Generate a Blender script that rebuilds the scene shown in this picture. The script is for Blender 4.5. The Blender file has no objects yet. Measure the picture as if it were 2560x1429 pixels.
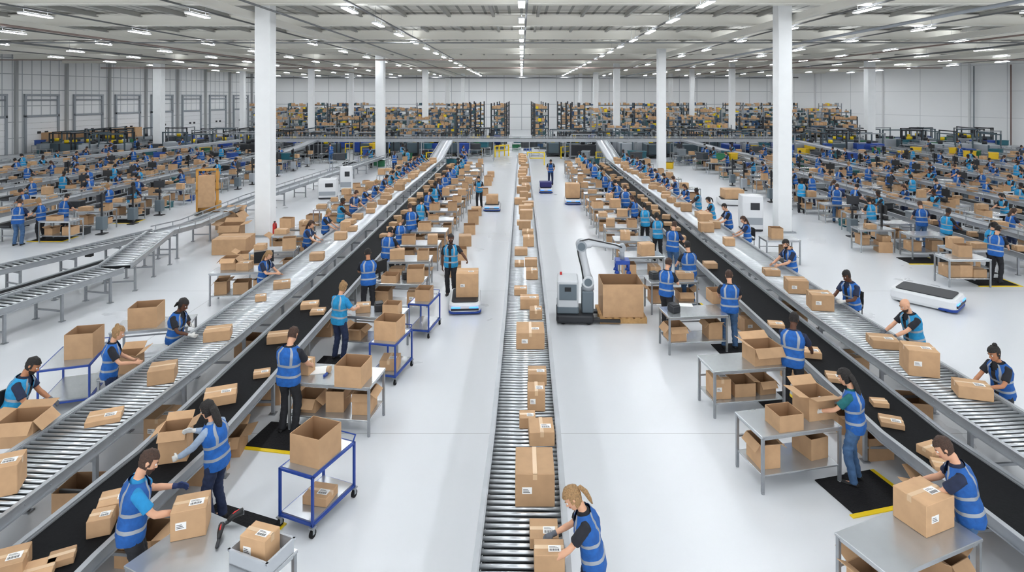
import bpy, bmesh, math, random, time
from math import sin, cos, pi, radians, atan2, copysign, sqrt
from mathutils import Vector, Matrix, noise
random.seed(11)
T0=time.time()
SC=bpy.context.scene; COL=SC.collection
V=Vector
F=1490.0; H=5.8
def W(px,py,z=0.0):
    Y=F*(H-z)/(py-240.0); return V(((px-1304.0)*Y/F,Y,z))
# ------------------------------------------------------------ materials
def lin(c):
    return tuple(((x/12.92) if x<=0.04045 else ((x+0.055)/1.055)**2.4) for x in [v/255 for v in c])
MC={}
def M(name,rgb,rough=.5,metal=0,var=0.0,scale=6,bump=0,emit=0,rnd=0.0,spec=.5):
    if name in MC: return MC[name]
    m=bpy.data.materials.new(name); m.use_nodes=True
    nt=m.node_tree; N=nt.nodes; L=nt.links; b=N['Principled BSDF']
    c=lin(rgb); b.inputs['Base Color'].default_value=(*c,1)
    b.inputs['Roughness'].default_value=rough; b.inputs['Metallic'].default_value=metal
    b.inputs['Specular IOR Level'].default_value=spec
    if emit:
        b.inputs['Emission Color'].default_value=(*c,1); b.inputs['Emission Strength'].default_value=emit
    if var or bump:
        tc=N.new('ShaderNodeTexCoord'); n=N.new('ShaderNodeTexNoise'); n.inputs['Scale'].default_value=scale; n.inputs['Detail'].default_value=3
        L.new(tc.outputs['Object'],n.inputs['Vector'])
        if var:
            mr=N.new('ShaderNodeMapRange'); mr.inputs['From Min'].default_value=.3; mr.inputs['From Max'].default_value=.7
            mr.inputs['To Min'].default_value=1-var; mr.inputs['To Max'].default_value=1+var
            L.new(n.outputs['Fac'],mr.inputs['Value'])
            h=N.new('ShaderNodeHueSaturation'); h.inputs['Color'].default_value=(*c,1)
            val=mr.outputs['Result']
            if rnd:
                oi=N.new('ShaderNodeObjectInfo'); m2=N.new('ShaderNodeMapRange'); m2.inputs['To Min'].default_value=1-rnd; m2.inputs['To Max'].default_value=1+rnd
                L.new(oi.outputs['Random'],m2.inputs['Value']); mu=N.new('ShaderNodeMath'); mu.operation='MULTIPLY'
                L.new(val,mu.inputs[0]); L.new(m2.outputs['Result'],mu.inputs[1]); val=mu.outputs[0]
            L.new(val,h.inputs['Value']); L.new(h.outputs['Color'],b.inputs['Base Color'])
        if bump:
            bp=N.new('ShaderNodeBump'); bp.inputs['Strength'].default_value=bump; bp.inputs['Distance'].default_value=.02
            L.new(n.outputs['Fac'],bp.inputs['Height']); L.new(bp.outputs['Normal'],b.inputs['Normal'])
    MC[name]=m; return m
CARD=M('cardboard',(188,152,115),.78,0,.08,5,rnd=.16)
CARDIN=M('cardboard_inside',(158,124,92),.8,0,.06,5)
TAPE=M('packing_tape',(208,178,142),.3)
SEAM=M('box_seam',(116,84,58),.8)
LABEL=M('paper_label',(236,236,234),.6)
INK=M('black_ink',(30,30,32),.6)
STEELT=M('table_steel',(186,190,193),.26,.7,.05,3)
GALV=M('galvanised_steel',(154,158,162),.45,.55,.08,9)
ROLL=M('roller_steel',(206,210,214),.3,.8,.05,5)
ALU=M('aluminium_rail',(170,174,178),.45,.5,.05,6)
BELT=M('black_belt',(22,23,25),.75,0,.15,30,.1,spec=.12)
DARK=M('dark_steel',(52,54,58),.5,.3)
PAN=M('dark_pan',(26,28,31),.8,spec=.1)
BLACK=M('black_plastic',(24,25,27),.45)
RUB=M('rubber',(30,30,32),.85,0,.1,40,.5,spec=.2)
YEL=M('yellow_paint',(236,204,20),.5)
BLUEP=M('blue_paint',(28,66,150),.4,.1)
WHITEP=M('white_plastic',(226,228,230),.35)
GREYP=M('grey_plastic',(158,164,170),.5)
SLATE=M('slate_grey_paint',(98,110,118),.45)
RACKC=M('rack_teal_grey',(78,94,102),.5,.2)
LBLUE=M('blue_led',(60,130,255),.3,emit=2.0)
RED=M('red_paint',(190,28,26),.35)
GREEN=M('green_sign',(20,130,80),.5)
WOOD=M('pallet_wood',(190,150,98),.75,0,.15,12)
SKIN=[M('skin_light',(214,164,134),.5,spec=.3),M('skin_tan',(180,126,94),.5,spec=.3),M('skin_dark',(92,60,44),.5,spec=.3)]
HAIRC={'dark':M('hair_dark',(26,21,19),.6,0,.4,70,.9),'brown':M('hair_brown',(66,44,32),.6,0,.4,70,.9),'blond':M('hair_blond',(156,122,82),.6,0,.35,70,.9)}
VBLUE=M('vest_blue',(24,90,166),.75,0,.18,14,.5,rnd=.14); VCYAN=M('vest_cyan',(30,142,194),.75,0,.18,14,.5,rnd=.12)
STRIPE=M('reflective_silver',(156,162,170),.4,.25)
SHB=M('shirt_black',(28,30,38),.85,0,.15,14,.2); SHN=M('shirt_navy',(30,40,66),.85,0,.15,14,.2); SHG=M('shirt_grey',(150,168,190),.85,0,.1,14,.2); SHC=M('shirt_bright_blue',(34,134,190),.85,0,.1,14,.2); SHT=M('shirt_teal',(24,96,100),.85,0,.1,14,.2)
TRB=M('trousers_black',(36,37,42),.85,0,.18,10,.3); TRN=M('trousers_navy',(34,46,76),.85,0,.18,10,.3); TRJ=M('jeans_blue',(66,98,136),.85,0,.2,12,.3)
SHOE=M('shoe_black',(22,22,24),.6); GLW=M('glove_white',(210,210,206),.8); GLG=M('glove_grey',(92,96,104),.8); GLN=M('glove_navy',(38,54,96),.8)
EYEW=M('eye_white',(235,232,228),.3); LIPS=M('lips',(168,92,84),.5)
# ------------------------------------------------------------ mesh builder
class MB:
    def __init__(s): s.v=[];s.f=[];s.m=[];s.s=[]
    def add(s,vs,fs,m=0,sm=False):
        k=len(s.v); s.v.extend([tuple(v) for v in vs])
        for i,f in enumerate(fs):
            s.f.append(tuple(a+k for a in f)); s.m.append(m[i] if isinstance(m,list) else m); s.s.append(sm)
        return s
    def box(s,x0,x1,y0,y1,z0,z1,m=0,X=None):
        vs=[V((x,y,z)) for z in (z0,z1) for y in (y0,y1) for x in (x0,x1)]
        if X: vs=[X@v for v in vs]
        return s.add(vs,[(0,2,3,1),(4,5,7,6),(0,1,5,4),(2,6,7,3),(0,4,6,2),(1,3,7,5)],m)
    def cbox(s,x0,x1,y0,y1,z0,z1,b=.01,m=0,X=None):
        hx,hy,hz=(x1-x0)/2,(y1-y0)/2,(z1-z0)/2; c=V(((x0+x1)/2,(y0+y1)/2,(z0+z1)/2)); b=min(b,hx*.9,hy*.9,hz*.9)
        vs=[];ix={}
        for sx in(-1,1):
            for sy in(-1,1):
                for sz in(-1,1):
                    for k in range(3):
                        d=[sx*(hx-b),sy*(hy-b),sz*(hz-b)]; d[k]=(sx*hx,sy*hy,sz*hz)[k]
                        ix[(sx,sy,sz,k)]=len(vs); v=c+V(d); vs.append(X@v if X else v)
        fs=[]
        q=[(-1,-1),(1,-1),(1,1),(-1,1)]
        for g in(-1,1):
            fs.append(tuple(ix[(g,a,b_,0)] for a,b_ in q)); fs.append(tuple(ix[(a,g,b_,1)] for a,b_ in q)); fs.append(tuple(ix[(a,b_,g,2)] for a,b_ in q))
            for h in(-1,1):
                fs.append((ix[(g,h,-1,0)],ix[(g,h,1,0)],ix[(g,h,1,1)],ix[(g,h,-1,1)]))
                fs.append((ix[(g,-1,h,0)],ix[(g,1,h,0)],ix[(g,1,h,2)],ix[(g,-1,h,2)]))
                fs.append((ix[(-1,g,h,1)],ix[(1,g,h,1)],ix[(1,g,h,2)],ix[(-1,g,h,2)]))
                for k in(-1,1): fs.append(tuple(ix[(g,h,k,j)] for j in range(3)))
        return s.add(vs,fs,m)
    def rings(s,R,m=0,c0=True,c1=True,sm=True,mf=None):
        n=len(R[0]); vs=[p for r in R for p in r]; fs=[];ms=[]
        for i in range(len(R)-1):
            for j in range(n):
                k=(j+1)%n; mm=mf(i,j) if mf else m
                if mm is None: continue
                fs.append((i*n+j,i*n+k,(i+1)*n+k,(i+1)*n+j)); ms.append(mm)
        if c0: fs.append(tuple(reversed(range(n)))); ms.append(m)
        if c1: fs.append(tuple((len(R)-1)*n+j for j in range(n))); ms.append(m)
        return s.add(vs,fs,ms,sm)
    def tube(s,P,R,n=10,m=0,hint=None,c0=True,c1=True):
        P=[V(p) for p in P]; 
        if not isinstance(R,(list,tuple)): R=[R]*len(P)
        out=[]; prev=None
        for i,p in enumerate(P):
            a=P[max(i-1,0)]; b=P[min(i+1,len(P)-1)]; t=(b-a).normalized()
            if i>0 and i<len(P)-1: t=((p-a).normalized()+(b-p).normalized()).normalized()
            if prev is None:
                h=V(hint) if hint is not None else (V((0,0,1)) if abs(t.z)<.9 else V((0,1,0)))
                u=(h-t*h.dot(t)).normalized()
            else: u=(prev-t*prev.dot(t)).normalized()
            prev=u; w=t.cross(u); r=R[i]; ra,rb=(r if isinstance(r,tuple) else (r,r))
            out.append([p+u*(ra*cos(2*pi*j/n))+w*(rb*sin(2*pi*j/n)) for j in range(n)])
        return s.rings(out,m,c0,c1)
    def cyl(s,p0,p1,r,n=12,m=0,r1=None,sm=True): 
        s.tube([p0,p1],[r,r if r1 is None else r1],n,m,None,False,False)
        k=len(s.v)-2*n
        s.f.append(tuple(k+j for j in range(n))); s.f.append(tuple(k+n+j for j in range(n))); s.m+= [m,m]; s.s+=[False,False]
        return s
    def rrect(s,w,l,z0,z1,r,m=0,cx=0,cy=0,tp=0,n=5):
        R=[]
        for z,ins in ((z0,tp),(z0+(z1-z0)*.25,0),(z1-(z1-z0)*.2,0),(z1,tp)):
            ring=[]
            for qx,qy,a0 in((1,1,0),(-1,1,90),(-1,-1,180),(1,-1,270)):
                for i in range(n+1):
                    a=radians(a0+90*i/n); ring.append(V((cx+qx*(w/2-r)+(r-ins)*cos(a),cy+qy*(l/2-r)+(r-ins)*sin(a),z)))
            R.append(ring)
        return s.rings(R,m,True,True,False)
    def sph(s,c,r,n=10,m=0):
        c=V(c); rx,ry,rz=r if isinstance(r,tuple) else (r,r,r); R=[]
        for i in range(n//2+1):
            a=-pi/2+pi*(i+.001)/(n//2+.002); R.append([c+V((rx*cos(a)*cos(2*pi*j/n),ry*cos(a)*sin(2*pi*j/n),rz*sin(a))) for j in range(n)])
        return s.rings(R,m)
    def join(s,o,X,mm=None):
        k=len(s.v); s.v.extend([tuple(X@V(v)) for v in o.v]); s.f.extend([tuple(a+k for a in f) for f in o.f]); s.m.extend([mm if mm is not None else a for a in o.m]); s.s.extend(o.s)
    def mesh(s,name,mats,scale=1,fix=True):
        me=bpy.data.meshes.new(name); me.from_pydata([(a*scale,b*scale,c*scale) for a,b,c in s.v] if scale!=1 else s.v,[],s.f)
        for m in mats: me.materials.append(m)
        me.polygons.foreach_set('material_index',s.m); me.polygons.foreach_set('use_smooth',s.s)
        if fix and len(s.f)<60000:
            bm=bmesh.new(); bm.from_mesh(me); bmesh.ops.recalc_face_normals(bm,faces=bm.faces); bm.to_mesh(me); bm.free()
        me.update(); return me
def obj(name,me,loc=(0,0,0),rot=(0,0,0),parent=None,label=None,cat=None,group=None,kind=None):
    o=bpy.data.objects.new(name,me); o.location=loc; o.rotation_euler=rot if isinstance(rot,(tuple,list)) else (0,0,rot)
    if parent is not None: o.parent=parent
    elif me is None: o.empty_display_size=.1
    if label: o['label']=label
    if cat: o['category']=cat
    if group: o['group']=group
    if kind: o['kind']=kind
    COL.objects.link(o); return o
def part(name,me,loc=(0,0,0),rot=(0,0,0),label=None,kind=None,subs=()): return (name,me,loc,rot,label,kind,subs)
def inst(name,label,cat,parts,loc,rz=0,group=None,root=None):
    e=obj(name,root,loc,(0,0,rz),None,label,cat,group)
    def rec(par,ps):
        for (n,me,l,r,lb,kd,sb) in ps:
            o=obj(n,me,l,r,par,lb,None,None,kd); rec(o,sb)
    rec(e,parts); return e
# ------------------------------------------------------------ people
TT=[(-.10,.150,.105),(-.02,.168,.118),(.06,.162,.112),(.14,.150,.102),(.25,.162,.112),(.36,.182,.120),(.44,.180,.108),(.485,.150,.088),(.52,.105,.07),(.55,.062,.06),(.6,.055,.055)]
def tor(t):
    for i in range(len(TT)-1):
        a,b=TT[i],TT[i+1]
        if t<=b[0]:
            k=max(0,(t-a[0])/(b[0]-a[0])); return a[1]+(b[1]-a[1])*k,a[2]+(b[2]-a[2])*k
    return TT[-1][1:]
def ik(S,T,l1,l2,pole):
    d=T-S; L=min(d.length,l1+l2-.006); dn=d.normalized(); T=S+dn*L; a=(l1*l1-l2*l2+L*L)/(2*L); h=sqrt(max(l1*l1-a*a,0))
    p=pole-dn*pole.dot(dn); p=p.normalized() if p.length>1e-4 else V((0,0,-1)); return S+dn*a+p*h,T
def hand(mb,Wp,d,nr,th,R=0,curl=.35,m=0):
    d=d.normalized(); nr=(nr-d*nr.dot(d)).normalized(); s=d.cross(nr)
    if s.dot(th)<0: s=-s
    mb.tube([Wp-d*.02,Wp+d*.02,Wp+d*.055,Wp+d*.092],[(.024+R,.019+R),(.03+R,.017+R),(.04+R,.016+R),(.038+R,.013+R)],10,m,hint=s)
    for i,L in enumerate((.072,.080,.074,.058)):
        b=Wp+d*.082+s*(.030-.0205*i); P=[b]; c=curl*(1+.1*i); ang=.1
        for seg in (.45,.32,.25):
            ang+=c; P.append(P[-1]+(d*cos(ang)+nr*sin(ang))*L*seg)
        mb.tube(P,[.0098+R,.0095+R,.0088+R,.007+R],8,m)
    b=Wp+d*.025+s*.028; q=(d*.62+s*.66+nr*.35).normalized(); q2=(d*.9+s*.2+nr*.4).normalized()
    mb.tube([b,b+q*.04,b+q*.04+q2*.032],[.0125+R,.0115+R,.0085+R],8,m)
def geo(sp,lo=False):
    fem=sp.get('f',0); a=sp.get('lean',.12); hp=sp.get('hp',.5); hy=sp.get('hy',0); n=8 if lo else 14
    P=V((0,-.25*sin(a)*.6,.93)); u=V((0,sin(a),cos(a))); fw=V((0,cos(a),-sin(a))); X=V((1,0,0))
    wf=.92 if fem else 1
    sw=.165 if fem else .188
    def tring(t,off,n=n,p=2.4,drop=0):
        rx,ry=tor(t); rx=rx*wf+off; ry=ry*wf+off+(.012 if fem and .28<t<.4 else 0)
        c=P+(u*t if t>0 else V((0,0,t))); uu=fw if t>0 else V((0,1,0)); out=[]
        for j in range(n):
            th=2*pi*j/n; ct,st=cos(th),sin(th); out.append(c+X*(rx*copysign(abs(ct)**(2/p),ct))+uu*(ry*copysign(abs(st)**(2/p),st)))
        return out
    N=P+u*.52; hu=V((sin(hp)*-sin(hy),sin(hp)*cos(hy),cos(hp))); hf=V((-sin(hy)*cos(hp),cos(hy)*cos(hp),-sin(hp))); hx=hf.cross(hu)
    NT=N+(u+hu).normalized()*.09; HC=NT+hu*.108+hf*.015
    g={}
    body=MB(); 
    body.rings([tring(t,-.014) for t in (-.1,-.02,.06,.14,.25,.36,.44,.485,.52,.55)])
    body.tube([N-u*.03,NT,HC-hu*.03],[.058*wf,.052*wf,.05*wf],n)
    def hring(z,rx,ry,y,o=0,n=n,k=1): return [HC+hu*z*k+hx*((rx+o)*cos(2*pi*j/n))+hf*(y+(ry+o)*sin(2*pi*j/n)) for j in range(n)]
    HL=[(-.122,.022,.026,.055),(-.112,.040,.046,.040),(-.088,.056,.066,.022),(-.05,.067,.082,.010),(-.01,.073,.092,.002),(.03,.076,.097,-.004),(.07,.070,.090,-.008),(.098,.050,.066,-.010),(.113,.024,.032,-.010)]
    body.rings([hring(*l,n=n) for l in HL])
    def hl(x,y,z): return HC+hx*x+hf*y+hu*z
    if not lo:
        body.tube([hl(0,.088,.012),hl(0,.108,-.018),hl(0,.114,-.036),hl(0,.092,-.046)],[.009,.012,.016,.012],8)
        body.tube([hl(0,.085,.022),hl(0,.09,.03)],[(.012,.045),(.008,.05)],8,hint=hu)
        body.sph(hl(0,.086,-.072),.017,8); body.sph(hl(0,.078,-.10),.02,8)
        for sx in(-1,1): body.tube([hl(sx*.070,-.004,-.035),hl(sx*.080,-.01,0),hl(sx*.078,-.012,.026)],[(.008,.012),(.01,.022),(.008,.016)],8,hint=hx)
    arms={}
    lh=V(sp.get('lh',(-.17,.42,1.02))); rh=V(sp.get('rh',(.17,.42,1.02)))
    for sx,T,k in((-1,lh,'l'),(1,rh,'r')):
        S=N-u*.075+X*(sx*sw); E,Tw=ik(S,T,.285,.255,V((sx*.75,-.35,-.9))); arms[k]=(S,E,Tw)
        body.tube([N-u*.07+X*(sx*.09),S,S.lerp(E,.35),S.lerp(E,.85),E.lerp(Tw,.08),E.lerp(Tw,.35),E.lerp(Tw,.97)],[.05,.05,.046*wf,.038*wf,.038*wf,.04*wf,.027*wf],n)
        dn=(Tw-E).normalized(); rest=T.z<.85
        gi=sp.get('grip','in'); nr=V((-sx,0,-.25)) if (gi=='in' or rest) else V((0,.25,-1)); th=V((0,.6,1)) if (gi=='in' or rest) else V((-sx,0,0))
        d=(dn*.75+(V((0,.7,-.1)) if not rest else V((0,.1,-.6)))*.5).normalized()
        arms[k]+=(d,nr,th)
        if lo: body.sph(Tw+d*.06,(.035,.05,.035),6)
        else: hand(body,Tw,d,nr,th,0,sp.get('curl',.32))
    legs=sp.get('legs','stand')
    fx,ly,ry_={'stand':(.12,0,.0),'apart':(.16,.04,-.03),'walk':(.09,.24,-.26),'step':(.12,.14,-.12)}[legs]
    L=[]
    for sx,fy in((-1,ly),(1,ry_)):
        hip=P+V((sx*.088,0,-.02)); ank=V((sx*fx,fy-.02,.085+(.05 if fy<-.2 else 0))); K,A=ik(hip,ank,.43,.42,V((sx*.1,1,0))); L.append((hip,K,A,sx,fy))
        body.tube([hip+V((0,0,.05)),hip.lerp(K,.3),K.lerp(hip,.08),K.lerp(A,.25),A.lerp(K,.1),A+V((0,0,-.03))],[.078,.074,.05,.05,.035,.034],n)
        body.tube([A+V((0,-.03,-.045)),A+V((0,.05,-.05)),A+V((0,.13,-.062))],[.03,.034,.022],8)
    g['body']=body
    tr=MB(); tr.rings([tring(t,.006) for t in (-.10,-.02,.05,.09)])
    for hip,K,A,sx,fy in L: tr.tube([hip+V((0,0,.04)),hip.lerp(K,.3),K.lerp(hip,.1),K.lerp(A,.2),K.lerp(A,.7),A+V((0,0,-.035))],[.096,.092,.074,.070,.062,.064],n)
    g['trousers']=tr
    shs=[]
    for hip,K,A,sx,fy in L:
        s=MB(); z=A.z-.085; R=[]
        for y,w,h in((-.075,.026,.05),(-.05,.036,.085),(0,.038,.085),(.06,.046,.055),(.12,.047,.045),(.165,.036,.032),(.18,.018,.015)):
            yy=A.y+y+.01; ring=[]
            for j in range(8):
                th=2*pi*j/8+.39; ring.append(V((A.x+w*cos(th)*1.05,yy,z+max(0,h*.5+h*.54*sin(th)))))
            R.append(ring)
        s.rings(R); shs.append(s)
    g['shoes']=shs
    sh=MB(); sh.rings([tring(t,.0) for t in (-.03,.06,.14,.25,.36,.44,.485,.52,.545)])
    lsl=sp.get('long',0)
    for k in('l','r'):
        S,E,Tw=arms[k][:3]; sx=-1 if k=='l' else 1
        if lsl: sh.tube([N-u*.065+X*(sx*.10),S,S.lerp(E,.4),E,E.lerp(Tw,.5),E.lerp(Tw,.93)],[.055,.064,.058,.05,.047,.038],n)
        else: sh.tube([N-u*.065+X*(sx*.10),S,S.lerp(E,.35),S.lerp(E,.72)],[.055,.066,.064,.066],n)
    g['shirt']=sh
    ts=[-.095,-.03,.04,.08,.15,.21,.25,.31,.36,.40,.44,.475,.505,.53]
    nv=12 if lo else 48
    def mf(i,j):
        th=2*pi*(j+.5)/nv; t=(ts[i]+ts[i+1])/2; ac=abs(cos(th))
        if sin(th)>0 and t>.42 and ac<.12+(t-.42)*3: return None
        if i in (2,5): return 1
        if not lo and i>5 and .42<ac<.56: return 1
        if lo and i>5 and .3<ac<.8: return 1
        if not lo and sin(th)>0 and ac<.07: return 2
        return 0
    ve=MB(); ve.rings([tring(t,(.036 if t<.1 else .030) if t<.45 else .022,nv,2.6) for t in ts],0,False,False,True,mf)
    g['vest']=ve
    hs=sp.get('hair','short'); hr=MB()
    if hs!='bald':
        lv=[]
        for i in range(15):
            z=-.105+.225*i/14
            for q in range(len(HL)-1):
                if HL[q][0]<=z<=HL[q+1][0] or q==len(HL)-2:
                    kk=min(1.0,(z-HL[q][0])/(HL[q+1][0]-HL[q][0])); A_=HL[q];B_=HL[q+1]; lv.append((z,)+tuple(A_[w]+(B_[w]-A_[w])*kk for w in(1,2,3))); break
        nh=10 if lo else 24; low={'short':-.055}.get(hs,-.085)
        def hm(i,j):
            th=2*pi*(j+.5)/nh; z=(lv[i][0]+lv[i+1][0])/2; y=sin(th)
            if y>.35: return 0 if z>.062 else None
            if y>-.1: return 0 if z>-.02 else None
            return 0 if z>low else None
        hr.rings([hring(l[0]*1.06,l[1],l[2],l[3],.009 if hs=='short' else .014,nh) for l in lv],0,False,True,True,hm)
        if hs=='long': hr.tube([hl(0,-.075,.04),hl(0,-.095,-.05),NT-fw*.09-u*.02,NT-fw*.115-u*.12,NT-fw*.12-u*.2],[(.03,.06),(.035,.07),(.03,.07),(.03,.06),(.015,.03)],10,hint=hf)
        if hs=='pony': hr.tube([hl(0,-.10,.04),hl(0,-.135,.03),hl(0,-.15,-.04),hl(0,-.135,-.13),hl(0,-.12,-.19)],[.018,.028,.03,.024,.008],8)
        if hs=='bun': hr.sph(hl(0,-.07,.115),.04,10)
        if hs=='dread': 
            for i in range(7): 
                x=-.06+.02*i; hr.tube([hl(x,-.06,.06),hl(x*1.2,-.10,0),hl(x*1.3,-.105,-.09)],[.016,.017,.012],6)
    g['hair']=hr
    if not lo and sp.get('glove'):
        for k in('l','r'):
            q=MB(); S,E,Tw,d,nr,th=arms[k]; hand(q,Tw,d,nr,th,.0028,sp.get('curl',.32)); q.tube([Tw-(Tw-E).normalized()*.04,Tw+d*.01],[.033,.03],10); g['glove_'+k]=q
    if not lo:
        e=[]
        for sx in(-1,1): q=MB(); q.sph(hl(sx*.031,.083,.0),.0135,8,0); q.sph(hl(sx*.031,.0915,-.001),.0072,6,1); e.append(q)
        g['eyes']=e; b=[]
        for sx in(-1,1): q=MB(); q.tube([hl(sx*.014,.096,.022),hl(sx*.032,.095,.028),hl(sx*.05,.082,.022)],[.0045,.005,.003],6); b.append(q)
        g['brows']=b; q=MB(); q.tube([hl(-.024,.088,-.068),hl(0,.104,-.067),hl(.024,.088,-.068)],[.003,.008,.003],6); g['lips']=q
        if sp.get('beard'):
            q=MB(); q.rings([hring(z,rx,ry,y+.004,.006,16) for z,rx,ry,y in HL[:4]],0,True,False,True,lambda i,j:0 if sin(2*pi*(j+.5)/16)>.1 else None); g['beard']=q
    return g
def remesh(mb,vox,name,mats,it=2):
    me=mb.mesh(name,mats); ob=bpy.data.objects.new('tmp',me); COL.objects.link(ob)
    md=ob.modifiers.new('r','REMESH'); md.mode='VOXEL'; md.voxel_size=vox; md.use_smooth_shade=True
    if it: sm=ob.modifiers.new('s','SMOOTH'); sm.factor=.5; sm.iterations=it
    dg=bpy.context.evaluated_depsgraph_get(); dg.update()
    m2=bpy.data.meshes.new_from_object(ob.evaluated_get(dg)); m2.name=name
    bpy.data.objects.remove(ob); bpy.data.meshes.remove(me)
    if not len(m2.materials): 
        for m in mats: m2.materials.append(m)
    return m2
VEST={'b':VBLUE,'c':VCYAN}; SHI={'k':SHB,'n':SHN,'g':SHG,'c':SHC,'t':SHT}; TRO={'k':TRB,'n':TRN,'j':TRJ}; GLV={'w':GLW,'g':GLG,'n':GLN}
def scl(me,s):
    me.transform(Matrix.Scale(s,4)); return me
def folds(me,amp,sx,sz,seed):
    n=len(me.vertices); co=[0.0]*(3*n); no=[0.0]*(3*n)
    me.vertices.foreach_get('co',co); me.vertices.foreach_get('normal',no); ox,oy=seed*3.1,seed*1.7
    for i in range(n):
        a,b,c=co[3*i],co[3*i+1],co[3*i+2]; q=V((a*sx+ox,b*sx+oy,c*sz)); k=(noise.noise(q)+.5*noise.noise(q*2.3))*amp
        co[3*i]=a+no[3*i]*k; co[3*i+1]=b+no[3*i+1]*k; co[3*i+2]=c+no[3*i+2]*k
    me.vertices.foreach_set('co',co); me.update(); return me
SEED=[0]
def person_meshes(sp,vox=.0095):
    SEED[0]+=1; sd=SEED[0]
    g=geo(sp); s=sp.get('h',1.76)/1.775; P=[]; sk=SKIN[sp.get('skin',0)]
    bm=scl(remesh(g['body'],vox,'person_body',[sk]),s)
    P.append(part('vest',folds(g['vest'].mesh('vest',[VEST[sp.get('v','b')],STRIPE,INK],s),.011,13,5,sd),label='blue safety vest with silver reflective bands'))
    P.append(part('shirt',folds(scl(remesh(g['shirt'],.016,'shirt',[SHI[sp.get('s','k')]],1),s),.006,16,14,sd)))
    P.append(part('trousers',folds(scl(remesh(g['trousers'],.015,'trousers',[TRO[sp.get('t','k')]],1),s),.010,12,18,sd)))
    if g['hair'].f: P.append(part('hair',folds(g['hair'].mesh('hair',[HAIRC[sp.get('hc','dark')]],s),.008,40,20,sd)))
    for q in g['shoes']: P.append(part('shoe',q.mesh('shoe',[SHOE],s)))
    for k in('glove_l','glove_r'):
        if k in g: P.append(part('glove',scl(remesh(g[k],.0085,'glove',[GLV[sp['glove']]],1),s)))
    for q in g['eyes']: P.append(part('eye',q.mesh('eye',[EYEW,INK],s)))
    for q in g['brows']: P.append(part('eyebrow',q.mesh('eyebrow',[HAIRC[sp.get('hc','dark')]],s)))
    P.append(part('lips',g['lips'].mesh('lips',[LIPS],s)))
    if 'beard' in g: P.append(part('beard',g['beard'].mesh('beard',[HAIRC[sp.get('hc','dark')]],s)))
    return bm,P
def lo_mesh(sp):
    g=geo(sp,True); s=sp.get('h',1.76)/1.775; mb=MB(); I=Matrix.Identity(4)
    for k,i in(('body',0),('trousers',1),('shirt',2),('hair',3)): mb.join(g[k],I,i)
    for q in g['shoes']: mb.join(q,I,4)
    k=len(mb.v); mb.v.extend(g['vest'].v); mb.f.extend([tuple(a+k for a in f) for f in g['vest'].f]); mb.m.extend([5+a if a<2 else 5 for a in g['vest'].m]); mb.s.extend(g['vest'].s)
    return mb.mesh('person_small',[SKIN[sp.get('skin',0)],TRO[sp.get('t','k')],SHI[sp.get('s','k')],HAIRC[sp.get('hc','dark')],SHOE,VEST[sp.get('v','b')],STRIPE],s)
def plabel(sp,act):
    v={'b':'blue','c':'cyan'}[sp.get('v','b')]; t={'k':'black trousers','n':'navy trousers','j':'jeans'}[sp.get('t','k')]
    return f"person in {v} vest, {t}, {act}"
D=radians
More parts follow.
